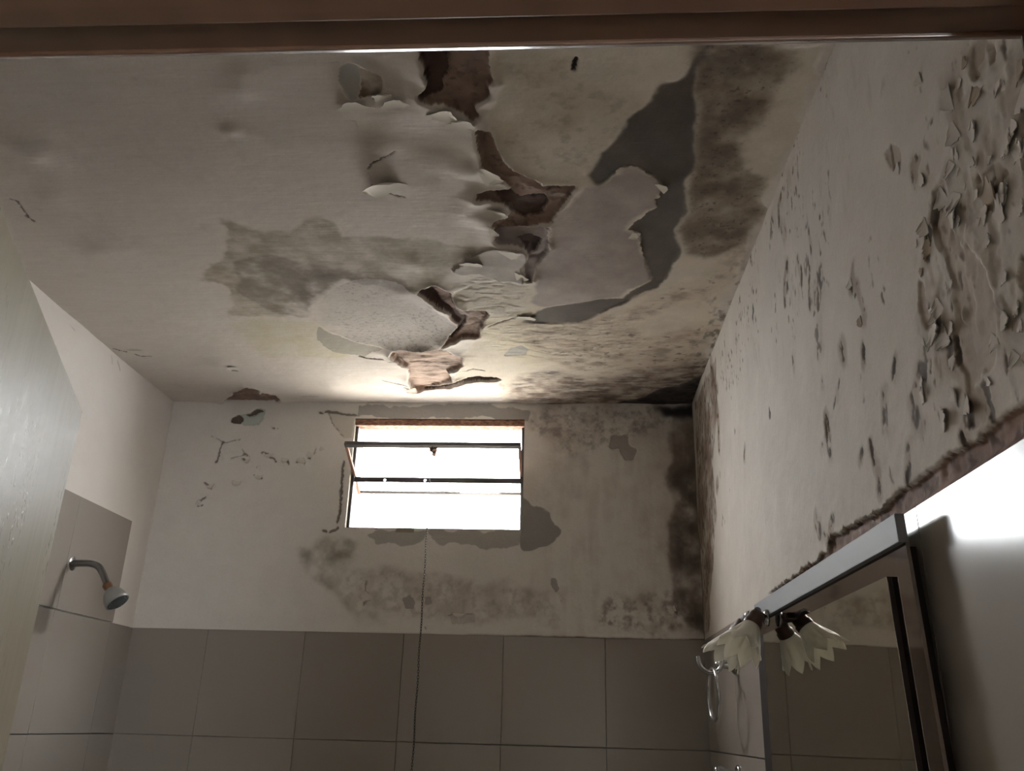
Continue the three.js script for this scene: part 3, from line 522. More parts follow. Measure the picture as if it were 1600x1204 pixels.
// wall with the window
const wallBack = structure(group('wall_back'));
{
  const s = new THREE.Shape([[-0.15, -0.15], [W + 0.15, -0.15], [W + 0.15, H + 0.02], [-0.15, H + 0.02]].map((p) => new THREE.Vector2(...p)));
  const r = 0.014; s.holes.push(new THREE.Path([[WIN.x0 - r, WIN.y0 - r], [WIN.x0 - r, WIN.y1 + r], [WIN.x1 + r, WIN.y1 + r], [WIN.x1 + r, WIN.y0 - r]].map((p) => new THREE.Vector2(...p))));
  part('masonry', new THREE.ExtrudeGeometry(s, { depth: 0.146, bevelEnabled: false }).translate(0, 0, -0.16), M.grout, wallBack);
  part('reveal', merge([span(WIN.x0 - r, WIN.x0, WIN.y0 - r, WIN.y1 + r, -0.16, -0.001), span(WIN.x1, WIN.x1 + r, WIN.y0 - r, WIN.y1 + r, -0.16, -0.001), span(WIN.x0, WIN.x1, WIN.y1, WIN.y1 + r, -0.16, -0.001), span(WIN.x0, WIN.x1, WIN.y0 - r, WIN.y0, -0.16, -0.001)]), M.cement, wallBack);
  const bs = new Sheet(-0.01, YT - 0.02, W + 0.01, H + 0.01, 420), B = BACK, K = {};
  const jag = (u, v) => [u + 0.006 * fbm(u * 34, v * 34, 3, 1) + 0.0016 * noise(u * 200, v * 200, 9), v + 0.006 * fbm(u * 34 + 9, v * 34, 3, 2) + 0.0016 * noise(u * 200, v * 200, 10)];
  const soft = (u, v) => [u + 0.028 * fbm(u * 12, v * 12, 4, 3), v + 0.028 * fbm(u * 12 + 5, v * 12, 4, 4)];
  const hard = { hole: [B.holeB, B.slotB], teal: [B.teal], scab: [B.scab, B.scab2, B.scab3, B.scab4], scabSoft: [B.scab5], patch: [B.patch] };
  for (const k in hard) K[k] = bs.poly(hard[k], 0.003);
  const wide = { blot: [B.blot], under: [B.under1, B.under2], leftMould: [B.leftMould], lowMould: [B.lowMould], rightDark: [B.rightDark], rightDeep: [B.rightDeep], topDark: [B.topDark], topDeep: [B.topDeep], lowRight: [B.lowRight], overWin: [B.overWin] };
  for (const k in wide) K[k] = bs.poly(wide[k], ['blot', 'under', 'overWin'].includes(k) ? 0.006 : 0.016);
  const crackLines = bs.lines(BACK_CRACKS, 0.001, 0.9), lips = bs.lines(BACK_CRACKS.slice(4), 0.006, 4);
  const cracks = bs.bake((u, v) => { const a = u + 0.005 * fbm(u * 60, v * 60, 3, 11) + 0.002 * noise(u * 240, v * 240, 12), b = v + 0.005 * fbm(u * 60, v * 60, 3, 13); return bs.at(crackLines, a, b) * sst(-0.5, 0.0, fbm(u * 60, v * 60, 3, 14)); });
  const hgt = bs.bake((u, v) => {
    const [a, b] = jag(u, v), e = (m) => sst(0.4, 0.6, bs.at(K[m], a, b));
    let h = 0.002 * fbm(u * 5, v * 5, 3, 20) + 0.0008 * fbm(u * 25, v * 25, 3, 21) + 0.004 * bs.at(lips, a, b + 0.004) * (0.5 + 0.5 * noise(u * 50, v * 50, 3));
    h -= 0.007 * e('hole') + 0.003 * e('teal') + 0.0022 * e('scab') + 0.001 * e('scabSoft') - 0.002 * e('patch') + 0.005 * sst(0.3, 0.6, bs.at(cracks, u, v));
    return h * sst(0, 0.012, v - YT);
  });
  const paint = (u, v) => {
    const [a, b] = jag(u, v), s = soft(u, v), g = (m) => bs.at(K[m], s[0], s[1]), e = (m) => sst(0.35, 0.65, bs.at(K[m], a, b));
    const f = fbm(u * 18, v * 18, 4, 150), fine = noise(u * 420, v * 420, 51), sp = sst(-0.25, 0.65, fbm(u * 60, v * 60, 5, 153)), run = fbm(u * 40, v * 5, 3, 154);
    let c = [212 + 4 * f, 207 + 4 * f, 200 + 4 * f];
    const over = (k, r, gg, bb) => { if (k > 0) c = [mix(c[0], r, k), mix(c[1], gg, k), mix(c[2], bb, k)]; };
    const rightSide = sst(1.25, 1.45, s[0]);
    over(rightSide * clamp(0.25 + 0.7 * f + 0.4 * run), 188, 178, 170);
    over(g('leftMould') * clamp(0.5 + 0.9 * f), 142, 135, 122); over(g('lowMould') * clamp(0.35 + 0.8 * f), 168, 157, 147); over(g('lowMould') * sp * 0.3, 128, 120, 110);
    over(g('topDark') * clamp(0.15 + 0.9 * f), 164, 155, 149); over(g('topDark') * sp * 0.5, 112, 103, 97);
    over(g('lowRight') * clamp(0.3 + 0.9 * f), 138, 124, 112); over(g('lowRight') * sp * 0.5, 90, 80, 72);
    over(sst(0.05, 0.95, g('rightDark')) * clamp(0.7 + 0.6 * f + 0.2 * run), 116, 104, 95); over(g('rightDeep') * clamp(0.45 + 0.8 * f), 80, 71, 66); over(g('topDeep'), 50, 48, 50);
    over(sst(0.3, 0.7, g('blot')) * 0.8, 128, 125, 123); over(sst(0.3, 0.7, g('under')) * 0.6, 140, 136, 130); over(sst(0.3, 0.7, g('overWin')) * 0.65, 128, 124, 120);
    over(e('patch') * 0.5, 176, 170, 158); over(e('scab') * 0.85, 152, 146, 141); over(e('scabSoft') * 0.4, 158, 150, 144); over(e('teal') * 0.6, 150, 164, 156); over(e('hole'), 100, 86, 76);
    over(sst(0.2, 0.6, bs.at(cracks, u, v)) * 0.8, 104, 96, 88);
    over(sst(0.006, 0.0, v - YT) * sst(0.6, 1.6, u) * clamp(0.5 + f), 88, 76, 68);
    return [c[0] + 3 * fine, c[1] + 3 * fine, c[2] + 3 * fine];
  };
  const place = Object.assign((u, v, h, p, k) => { p[k] = u; p[k + 1] = v; p[k + 2] = h; }, { flip: false });
  const us = stops(bs.u0, bs.u1, 0.004, [WIN.x0, WIN.x1]), vs = stops(YT, bs.v1, 0.004, [WIN.y0, WIN.y1]);
  part('plaster', relief(bs, us, vs, place, (u, v) => bs.at(hgt, u, v), (u, v) => u > WIN.x0 && u < WIN.x1 && v > WIN.y0 && v < WIN.y1), std({ map: bs.texture(820, paint), roughness: 0.85, bumpMap: bs.texture(620, (u, v) => 0.5 + 0.25 * fbm(u * 120, v * 120, 4, 171), false), bumpScale: 0.0012 }), wallBack);
  const scale = std({ color: '#cbc4ba', roughness: 0.85 });        // scales of paint curling off: x, y, turn, length, width, curl
  BACK_FLAKES.forEach(([x, y, turn, len, wid, curl], i) => { const o = part('paint_flake', flakeGeometry(len, wid, curl, 0.6, 200 + i), scale, wallBack); o.position.set(x, y, bs.at(hgt, x, y) + 0.0005); o.rotation.z = turn; });
  for (const [y0, y1] of rowsDown) for (let i = 1; i < cutsBack.length; i++) tile(wallBack, cutsBack[i] - cutsBack[i - 1], y1 - y0, [(cutsBack[i] + cutsBack[i - 1]) / 2, (y0 + y1) / 2, -0.0045 + 0.002], 0);
}

// right wall: heavily scaling paint above the tiles
const wallRight = structure(group('wall_right'));
{
  part('masonry', span(W + 0.014, W + 0.15, -0.15, H + 0.02, -0.16, FZ + 0.115), M.grout, wallRight);
  const rs = new Sheet(-0.01, YT - 0.03, FZ, H + 0.01, 420), R = RIGHT, K = {};
  const jag = (u, v) => [u + 0.006 * fbm(u * 36, v * 22, 3, 1) + 0.0018 * noise(u * 220, v * 160, 9), v + 0.008 * fbm(u * 36 + 9, v * 22, 3, 2) + 0.002 * noise(u * 200, v * 160, 10)];
  const soft = (u, v) => [u + 0.03 * fbm(u * 12, v * 12, 4, 3), v + 0.03 * fbm(u * 12 + 5, v * 12, 4, 4)];
  K.peel = rs.poly([R.peel], 0.03); K.peel2 = rs.poly([R.peel2], 0.02); K.ledge = rs.poly([R.ledge], 0.003); K.dirt = rs.poly([R.cornerDirt], 0.012); K.dense = rs.poly([R.dense], 0.05); K.patch = rs.poly([R.patch1, R.patch2, R.patch3], 0.004);
  const marks = [...RIGHT_STREAKS];
  seed = 41;
  for (let i = 0; i < 17000; i++) {                              // small upright scratches and pits, crowded where the photograph shows them
    const z = rnd() * 2.2, y = YT + 0.03 + rnd() * (H - YT - 0.03), s = soft(z, y), d = Math.max(0.05, rs.at(K.dense, ...s), 0.35 * rs.at(K.peel, ...s), 0.5 * rs.at(K.dirt, ...s));
    if (fbm(z * 9, y * 6, 3, 500) < 0.4 - d * 0.66 + rnd() * 0.12) continue;
    const len = 0.003 + 0.028 * rnd() ** 3, lean = (rnd() - 0.5) * 0.004;
    marks.push({ w: 0.0022 + 0.006 * rnd() ** 4, k: 0.25 + 0.6 * rnd() ** 1.5, p: [[z, y], [z + lean, y + len / 2], [z + lean * 0.4, y + len]] });
  }
  const pitLines = rs.lines(marks, 0.0012, 0.8), halo = rs.lines(RIGHT_STREAKS, 0.012, 1.6);
  const pits = rs.bake((u, v) => { const a = u + 0.004 * fbm(u * 60, v * 40, 3, 11) + 0.0022 * noise(u * 260, v * 150, 12), b = v + 0.008 * fbm(u * 40, v * 40, 3, 13); return rs.at(pitLines, a, b) * sst(-0.16, 0.22, fbm(u * 85, v * 45, 4, 14)); });
  const scale = rs.bake((u, v) => {                             // 1 where a scale of paint has fallen
    const s = soft(u, v), k = Math.max(0.95 * rs.at(K.peel, ...s), 0.7 * rs.at(K.peel2, ...s)), n = fbm(u * 20, v * 12, 4, 210);
    return k > 0.05 ? sst(0.02, 0.1, n + 0.62 * k - 0.6) : 0;
  });
  const dScale = rs.distance(scale);
  const hgt = rs.bake((u, v) => {
    const [a, b] = jag(u, v), f = scale[0] * 0 + rs.at(scale, u, v), d = rs.at(dScale, u, v), peel = rs.at(K.peel, u, v), ledge = sst(0.4, 0.6, rs.at(K.ledge, a, b));
    let h = 0.0025 * fbm(u * 5, v * 5, 3, 220) + 0.001 * fbm(u * 30, v * 22, 3, 221);
    h += peel * 0.004 * Math.max(0, fbm(u * 12, v * 8, 3, 222)) + peel * (0.0018 * sst(0.0, 0.08, fbm(u * 18, v * 11, 5, 223)) + 0.0013 * sst(0.05, 0.12, fbm(u * 34, v * 18, 4, 224)));
    h += (1 - f) * peel * (0.0035 * Math.exp(-d / 0.007)) * (0.4 + 0.6 * sst(-0.3, 0.5, noise(u * 25, v * 20, 8)));
    h -= f * 0.003 + 0.0015 * sst(0.4, 0.6, rs.at(K.patch, a, b)); h -= 0.002 * sst(0.2, 0.75, rs.at(pits, u, v)); h += 0.0018 * rs.at(halo, a - 0.008, b) * (1 - sst(0.2, 0.7, rs.at(pits, u, v)));
    h -= ledge * (0.008 + 0.004 * fbm(u * 50, v * 50, 3, 224));
    return h * (v < YT + 0.01 ? sst(-0.002, 0.012, v - YT) : 1);
  });
  const paint = (u, v) => {
    const [a, b] = jag(u, v), s = soft(u, v), f = fbm(u * 16, v * 16, 4, 250), fine = noise(u * 420, v * 420, 51), g = (m) => rs.at(K[m], s[0], s[1]), sp = sst(0.05, 0.5, fbm(u * 80, v * 40, 3, 253));
    let c = [184 + 7 * f, 176 + 7 * f, 165 + 7 * f];
    const over = (k, r, gg, bb) => { if (k > 0) c = [mix(c[0], r, k), mix(c[1], gg, k), mix(c[2], bb, k)]; };
    over(g('peel') * clamp(0.3 + 1.0 * f), 172, 164, 152); over(g('peel') * sst(0.0, 0.4, fbm(u * 10, v * 6, 4, 254)) * 0.55, 172, 175, 172); over(g('peel') * sst(0.05, 0.4, fbm(u * 14, v * 8, 5, 258)) * 0.5, 140, 124, 108);
    over(rs.at(scale, u, v) * 0.75, 156 + 30 * f, 141 + 30 * f, 127 + 28 * f); over(g('peel') * sst(0.15, 0.5, fbm(u * 22, v * 12, 5, 257)) * 0.6, 112, 98, 84);
    over(g('dense') * sst(0.2, 0.7, fbm(u * 40, v * 14, 3, 255)) * 0.35, 150, 140, 128);
    over(sst(0.3, 0.7, rs.at(K.patch, a, b)) * clamp(0.6 + 0.6 * f), 140, 124, 106); over(sst(0.1, 0.7, rs.at(halo, a, b) + 0.35 * fbm(u * 45, v * 30, 4, 259)) * rs.at(halo, a, b) * 0.9, 132, 115, 97);
    over(sst(0.08, 0.5, rs.at(pits, u, v)) * 0.85, 74, 62, 52);
    over(sst(0.1, 0.8, g('dirt')) * clamp(0.5 + 0.9 * f), 112, 92, 74); over(g('dirt') * sp * 0.7, 72, 60, 52);
    over(sst(0.4, 0.6, rs.at(K.ledge, a, b)), 128 + 24 * f, 102 + 22 * f, 88 + 20 * f);
    over(sst(0.4, 0.6, rs.at(K.ledge, a, b)) * sst(0.1, 0.5, fbm(u * 60, v * 60, 3, 256)) * 0.7, 78, 60, 50);
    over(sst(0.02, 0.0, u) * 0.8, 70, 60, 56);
    return [c[0] + 3 * fine, c[1] + 3 * fine, c[2] + 3 * fine];
  };
  const place = Object.assign((u, v, h, p, k) => { p[k] = W - h; p[k + 1] = v; p[k + 2] = u; }, { flip: false });
  const us = stops(rs.u0, rs.u1, 0.003), vs = stops(YT - 0.004, rs.v1, 0.003);
  part('plaster', relief(rs, us, vs, place, (u, v) => rs.at(hgt, u, v)), std({ map: rs.texture(840, paint), roughness: 0.8, bumpMap: rs.texture(620, (u, v) => 0.5 + 0.22 * fbm(u * 120, v * 90, 4, 271), false), bumpScale: 0.0012 }), wallRight);
  const cream = std({ color: '#b8b0a6', roughness: 0.8 }), tan = std({ color: '#9c8b78', roughness: 0.85 });
  RIGHT_FLAKES.forEach(([z, y, turn, len, wid, curl], i) => { const o = part('paint_flake', flakeGeometry(len * 0.7, wid * 0.8, curl * 0.7, 0.7, 350 + i), i % 4 ? cream : tan, wallRight); o.position.set(W - rs.at(hgt, z, y) - 0.0005, y, z); o.rotation.set(0, -Math.PI / 2, 0); o.rotateZ(turn); });
  seed = 90;
  const shapes = [0, 1, 2, 3, 4, 5].map((i) => flakeGeometry(0.012 + 0.004 * i, 0.012 + 0.004 * i, 0.16 + 0.07 * i, 0.9, 300 + i));
  for (let n = 0, guard = 0; n < 70 && guard < 6000; guard++) {
    const z = 1.1 + rnd() * 1.15, y = YT + 0.06 + rnd() * 0.74, k = Math.max(rs.at(K.peel, z, y), 0.5 * rs.at(K.peel2, z, y));
    if (rnd() > k || rs.at(scale, z, y) > 0.5) continue;
    const o = part('paint_flake', shapes[n % 6], rnd() < 0.75 ? cream : tan, wallRight); n++;
    o.position.set(W - rs.at(hgt, z, y) - 0.0005, y, z); o.rotation.set(0, -Math.PI / 2, 0); o.rotateZ((rnd() - 0.5) * 2.2 + (rnd() < 0.3 ? Math.PI : -Math.PI / 2)); o.scale.setScalar(0.45 + 0.6 * rnd());
  }
  seed = 7;
  for (const [y0, y1] of rowsDown) for (let i = 1; i < cutsSide.length; i++) tile(wallRight, cutsSide[i] - cutsSide[i - 1], y1 - y0, [W + 0.0025, (y0 + y1) / 2, (cutsSide[i] + cutsSide[i - 1]) / 2], -Math.PI / 2);
}

// left wall
const wallLeft = structure(group('wall_left'));
{
  part('masonry', span(-0.15, -0.014, -0.15, H + 0.02, -0.16, FZ + 0.115), M.grout, wallLeft);
  const ls = new Sheet(-0.01, YT - 0.02, FZ, H + 0.01, 300);
  const cracks = ls.lines(LEFT_CRACKS, 0.0015);
  const hgt = (u, v) => 0.002 * fbm(u * 5, v * 5, 3, 320) + 0.0006 * fbm(u * 25, v * 25, 3, 321) - 0.004 * sst(0.3, 0.6, ls.at(cracks, u + 0.002 * noise(u * 90, v * 90), v));
  const paint = (u, v) => { const f = fbm(u * 10, v * 10, 4, 350), k = sst(0.25, 0.6, ls.at(cracks, u + 0.002 * noise(u * 90, v * 90), v)); return [mix(218 + 4 * f, 92, k), mix(211 + 4 * f, 82, k), mix(203 + 4 * f, 74, k)]; };
  const place = Object.assign((u, v, h, p, k) => { p[k] = h; p[k + 1] = v; p[k + 2] = u; }, { flip: true });
  part('plaster', relief(ls, stops(ls.u0, ls.u1, 0.008), stops(YT, ls.v1, 0.008), place, hgt), std({ map: ls.texture(500, paint), roughness: 0.85, bumpMap: ls.texture(500, (u, v) => 0.5 + 0.25 * fbm(u * 110, v * 110, 4, 371), false), bumpScale: 0.001 }), wallLeft);
  for (const [y0, y1] of rowsDown) for (let i = 1; i < cutsSide.length; i++) tile(wallLeft, cutsSide[i] - cutsSide[i - 1], y1 - y0, [-0.0025, (y0 + y1) / 2, (cutsSide[i] + cutsSide[i - 1]) / 2], Math.PI / 2);
  for (let i = 2; i < cutsSide.length; i++) tile(wallLeft, cutsSide[i] - cutsSide[i - 1], TILE, [0.003, YT + TILE / 2, (cutsSide[i] + cutsSide[i - 1]) / 2], Math.PI / 2);
}

// door wall, door frame, open door, dark passage behind the camera
const DX0 = 0.93, DX1 = 1.792, FB = FZ + 0.115;
{
  const s = new THREE.Shape([[-0.15, -0.15], [W + 0.15, -0.15], [W + 0.15, H + 0.02], [-0.15, H + 0.02]].map((p) => new THREE.Vector2(...p)));
  s.holes.push(new THREE.Path([[DX0 - 0.04, 0], [DX0 - 0.04, DOOR_H + 0.045], [DX1 + 0.04, DOOR_H + 0.045], [DX1 + 0.04, 0]].map((p) => new THREE.Vector2(...p))));
  structure(mesh('wall_front', new THREE.ExtrudeGeometry(s, { depth: 0.115, bevelEnabled: false }).translate(0, 0, FZ), M.hall));
  // frame section: lip at the room side, rebate for the door, stop
  const wood = phy({ roughness: 0.5, clearcoat: 0.9, clearcoatRoughness: 0.14, map: dataTex(512, 64, (u, v) => { const n = fbm(u * 6, v * 40, 4, 400), m = fbm(u * 90, v * 5, 3, 401); return [90 + 14 * n + 8 * m, 64 + 11 * n + 6 * m, 47 + 9 * n + 5 * m]; }), bumpMap: dataTex(512, 64, (u, v) => 0.5 + 0.3 * fbm(u * 50, v * 20, 4, 402), false), bumpScale: 0.0006 });
  const sec = new THREE.Shape(); sec.moveTo(0, 0.045); sec.lineTo(0, 0.0045); sec.quadraticCurveTo(0.0001, 0.0026, 0.0008, 0.0022); sec.lineTo(0.0055, 0); sec.lineTo(0.0065, 0); sec.quadraticCurveTo(0.0078, 0.0002, 0.008, 0.003); sec.lineTo(0.042, 0.003); sec.lineTo(0.042, -0.005); sec.quadraticCurveTo(0.0422, -0.007, 0.0445, -0.007); sec.lineTo(0.113, -0.007); sec.quadraticCurveTo(0.115, -0.007, 0.115, -0.004); sec.lineTo(0.115, 0.045);
  const trim = structure(group('trim_1'));
  const rail = (len) => new THREE.ExtrudeGeometry(sec, { depth: len, bevelEnabled: false, curveSegments: 6 });
  const head = rail(DX1 - DX0 + 0.08).rotateY(-Math.PI / 2);      // section x -> z, section y up, length along -x
  part('head_jamb', head.translate(DX1 + 0.04, DOOR_H, FZ), wood, trim);
  const side = () => rail(DOOR_H + 0.045).rotateX(-Math.PI / 2);
  const right = side(); right.applyMatrix4(new THREE.Matrix4().set(0, 0, -1, 0, 0, 1, 0, 0, 1, 0, 0, 0, 0, 0, 0, 1)); part('side_jamb', right.translate(DX1, 0, FZ), wood, trim);
  const left = side(); left.applyMatrix4(new THREE.Matrix4().set(0, 0, 1, 0, 0, 1, 0, 0, 1, 0, 0, 0, 0, 0, 0, 1)); part('side_jamb', left.translate(DX0, 0, FZ), wood, trim);
  wood.side = THREE.DoubleSide;

  const a = V(0.612, 0, 1.552), b = V(0.935, 0, 2.366), L = a.distanceTo(b), dir = b.clone().sub(a).normalize();
  const gloss = phy({ roughness: 0.42, specularIntensity: 0.13, clearcoat: 0.85, clearcoatRoughness: 0.2, clearcoatMap: dataTex(1024, 2048, (u, v) => 0.02 + 0.98 * sst(0.3, 0.5, fbm(u * 120, v * 150, 2, 413)) * sst(-0.25, 0.25, fbm(u * 9, v * 9, 2, 414)) + 0.12 * sst(0.1, 0.7, fbm(u * 40, v * 9, 3, 415)), false), map: dataTex(512, 1024, (u, v) => { const n = fbm(u * 50, v * 7, 4, 410); return [138 + 5 * n, 129 + 5 * n, 111 + 5 * n]; }),
    bumpMap: dataTex(1024, 2048, (u, v) => { const s = fbm(u * 11 + v, v * 9, 3, 411), d = fbm(u * 60, v * 26, 3, 412), p = sst(0.34, 0.6, fbm(u * 120, v * 150, 2, 413)) * sst(-0.1, 0.3, fbm(u * 9, v * 9, 2, 414)); return 0.4 + 0.2 * s + 0.06 * d + 0.34 * p; }, false), bumpScale: 0.0024 });
  const door = structure(group('door_1', [a.x, 0, a.z]));
  door.rotation.y = Math.atan2(-dir.z, dir.x);                   // local +x runs from the free edge to the hinge
  const leaf = rbox(L, DOOR_H - 0.008, 0.035, 0.0025, L / 2, (DOOR_H - 0.008) / 2 + 0.004, 0.0175);
  const uv = leaf.attributes.uv, ps = leaf.attributes.position; for (let i = 0; i < uv.count; i++) uv.setXY(i, ps.getX(i) / L, ps.getY(i) / DOOR_H);
  part('leaf', leaf, gloss, door);

  const y0 = -0.15, X0 = -0.5, X1 = W + 0.5, Z1 = FB + 2.2;
  structure(mesh('floor_hall', span(X0, X1, y0, 0, FB, Z1), M.hallFloor)); structure(mesh('ceiling_hall', span(X0, X1, H + 0.02, H + 0.17, FB, Z1), M.hall));
  structure(mesh('wall_hall_left', span(X0 - 0.15, X0, y0, H + 0.17, FB - 0.05, Z1 + 0.15), M.hall)); structure(mesh('wall_hall_right', merge([span(X1, X1 + 0.15, y0, H + 0.17, FB - 0.05, Z1 - 1.25), span(X1, X1 + 0.15, y0, H + 0.17, Z1 - 0.35, Z1 + 0.15), span(X1, X1 + 0.15, y0, 1.15, Z1 - 1.25, Z1 - 0.35), span(X1, X1 + 0.15, 2.0, H + 0.17, Z1 - 1.25, Z1 - 0.35)]), M.hall)); structure(mesh('wall_hall_back', span(X0, X1, y0, H + 0.17, Z1, Z1 + 0.15), M.hall));
  structure(mesh('wall_hall_side', merge([span(X0, -0.15, y0, H + 0.17, FB - 0.05, FB), span(W + 0.15, X1, y0, H + 0.17, FB - 0.05, FB)]), M.hall));
}

// ---------------------------------------------------------------- window: steel frame, fixed panes, hopper sash tipped inwards
{
  const { x0, x1, y0, y1 } = WIN, win = structure(group('window_1')), z0 = -0.06, z1 = -0.02, yb = 2.335;
  part('frame', merge([span(x0, x0 + 0.01, y0, y1 - 0.024, z0, z1), span(x1 - 0.01, x1, y0, y1 - 0.024, z0, z1), span(x0, x1, y0, y0 + 0.006, z0, z1)]), M.steel, win);
  part('top_rail', rbox(x1 - x0, 0.024, 0.05, 0.002, (x0 + x1) / 2, y1 - 0.012, -0.03), M.rust, win);
  // transom with two screw holes
  const s = new THREE.Shape(); s.moveTo(x0, -0.009); s.lineTo(x1, -0.009); s.lineTo(x1, 0.009); s.lineTo(x0, 0.009);
  for (const hx of [0.81, 0.955]) { const h = new THREE.Path(); h.absarc(hx, -0.001, 0.0045, 0, Math.PI * 2); s.holes.push(h); }
  part('transom', new THREE.ExtrudeGeometry(s, { depth: 0.004, bevelEnabled: false, curveSegments: 12 }).translate(0, yb, -0.03), M.steel, win);
  part('fixed_pane', span(x0 + 0.01, x1 - 0.01, y0 + 0.006, yb - 0.009, -0.042, -0.039), M.pane, win);
  part('fixed_pane', span(x0 + 0.01, x1 - 0.01, yb + 0.009, y1 - 0.024, -0.048, -0.045), M.pane, win);
  const A = V(0, 2.354, -0.022), T = V(0, 2.42, 0.135), len = A.distanceTo(T), sash = new THREE.Group(); sash.name = 'sash'; win.add(sash);
  sash.position.set(0, A.y, A.z); sash.rotation.x = Math.atan2(T.z - A.z, T.y - A.y);
  const sx0 = x0 + 0.004, sx1 = x1 - 0.004;
  part('top_bar', rbox(sx1 - sx0, 0.018, 0.014, 0.0015, (sx0 + sx1) / 2, len - 0.009, 0), M.steel, sash);
  const out = 0.112;                                             // the sash turns about its lower third: this much of it tips outwards
  part('bottom_bar', rbox(sx1 - sx0, 0.01, 0.01, 0.0015, (sx0 + sx1) / 2, 0.005 - out, 0), M.steel, sash);
  part('stile', rbox(0.01, len + out, 0.012, 0.0015, sx0 + 0.005, (len - out) / 2, 0), M.rust, sash); part('stile', rbox(0.01, len + out, 0.012, 0.0015, sx1 - 0.005, (len - out) / 2, 0), M.rust, sash);
  // the sash glass: clear, with a frosted piece that the sun strikes from above; it glows, and an area light of its size stands just under it
  const g0 = 1.07, g1 = 1.215, gl = 0.085;
  part('pane', span(sx0 + 0.01, sx1 - 0.01, 0.004, len - 0.018, -0.0015, 0.0015), M.pane, sash);
  part('pane', span(sx0 + 0.01, g0, 0.01 - out, -0.004, -0.0015, 0.0015), M.pane, sash); part('pane', span(g1, sx1 - 0.01, 0.01 - out, -0.004, -0.0015, 0.0015), M.pane, sash);
  part('frosted_pane', span(g0, g1, 0.012 - out, 0.012 - out + gl, -0.0015, 0.0015), std({ color: '#ffffff', roughness: 0.6, emissive: '#ffffff', emissiveIntensity: 3 }), sash);
  const dirUp = T.clone().sub(A).normalize(), under = V(0, -dirUp.z, dirUp.y), sunlit = new THREE.RectAreaLight(new THREE.Color(1, 0.985, 0.96), SUNLIT, g1 - g0, gl);
  sunlit.name = 'window_pane_light'; sunlit.castShadow = true; scene.add(sunlit);
  sunlit.position.copy(A).addScaledVector(dirUp, 0.012 - out + gl / 2).addScaledVector(under, 0.004).setX((g0 + g1) / 2); sunlit.lookAt(sunlit.position.clone().add(under));
  part('catch', merge([rbox(0.026, 0.02, 0.012, 0.003, 1.0, len - 0.026, 0.004), rbox(0.012, 0.022, 0.02, 0.004, 1.002, len - 0.042, 0.006)]), M.rust, sash);

  // chain hanging from the sash
  const links = [], cx = 1.0, cz = 0.138, n = 128, pitch = 0.0085;
  for (let i = 0; i < n; i++) { const g = new THREE.TorusGeometry(0.0034, 0.001, 5, 10).scale(0.8, 1.6, 1); if (i % 2) g.rotateY(Math.PI / 2); g.rotateY(0.6 + i * 0.05); links.push(g.translate(cx + 0.001 * Math.sin(i * 0.3), 2.402 - i * pitch, cz)); }
  tag(mesh('pull_chain', merge(links), std({ color: '#4c4a48', roughness: 0.5, metalness: 0.6 })), 'thin dark link chain hanging straight down from the tilted window sash', 'chain');
}

// ---------------------------------------------------------------- mirror on the right wall
{
  const z0 = 0.955, z1 = 1.818, y1 = 1.79, y0 = 0.95, X = 1.868, lean = 0.008;
  const m = group('mirror', [X, y1, 0]); m.rotation.z = -lean;
  tag(m, 'large wall mirror with tinted mirror strips and light grey top strip, beside the tulip lamps', 'mirror');
  const h = y1 - y0, right = (y) => z1 + 0.09 * y, left = (y) => z0 - 0.01 * y;   // y from 0 at the top downwards: the sides run slightly outwards
  const plate = (pts, x0, x1, bevel = 0) => {                  // outline in (z, y from the top downwards), thickness from x0 (room side) to x1
    const s = new THREE.Shape(pts.map(([z, y]) => new THREE.Vector2(z, -y)));
    const g = new THREE.ExtrudeGeometry(s, bevel ? { depth: x1 - x0 - 2 * bevel, bevelThickness: bevel, bevelSize: bevel, bevelOffset: -bevel, bevelSegments: 1 } : { depth: x1 - x0, bevelEnabled: false });
    return g.translate(0, 0, bevel).applyMatrix4(new THREE.Matrix4().set(0, 0, 1, x0, 0, 1, 0, 0, -1, 0, 0, 0, 0, 0, 0, 1)).applyMatrix4(new THREE.Matrix4().makeScale(1, 1, -1));
  };
  const fix = (g) => { const p = g.attributes.position, idx = []; for (let i = 0; i < p.count; i += 3) idx.push(i, i + 2, i + 1); g.setIndex(idx); const q = g.toNonIndexed(); q.computeVertexNormals(); return q; };
  const P = (pts, a, b, bevel) => fix(plate(pts, a, b, bevel));
  const t = 0.037, d = 0.033, w = 0.062, wl = 0.066;
  const inner = [[left(t + d) + wl, t + d], [right(t + d) - w, t + d], [right(h) - w, h], [left(h) + wl, h]];   // the mirror glass stands proud of the tinted strips, its edge black
  part('glass', P(inner, -0.0012, -0.0006), M.mirror, m); part('glass_edge', P(inner, -0.0006, 0.006), M.board, m);
  part('top_strip', P([[left(0), 0], [right(0), 0], [right(t), t], [left(t), t]], -0.002, 0.0105, 0.001), M.greyStrip, m);
  part('tinted_strip', P([[left(t), t], [right(t), t], [right(t + d), t + d], [left(t + d), t + d]], 0.006, 0.0105), M.tintedMirror, m);
  part('tinted_strip', P([[right(t + d) - w - 0.01, t + d], [right(t + d), t + d], [right(h), h], [right(h) - w - 0.01, h]], 0.006, 0.0105), M.tintedMirror, m);
  part('tinted_strip', P([[left(t + d), t + d], [left(t + d) + wl + 0.01, t + d], [left(h) + wl + 0.01, h], [left(h), h]], -0.0004, 0.0105), M.darkStrip, m);
  part('backing_board', P([[left(0.03) + 0.035, 0.035], [right(0.03) - 0.035, 0.035], [right(h) - 0.035, h - 0.035], [left(h) + 0.035, h - 0.035]], 0.0105, 0.032), M.board, m);
}

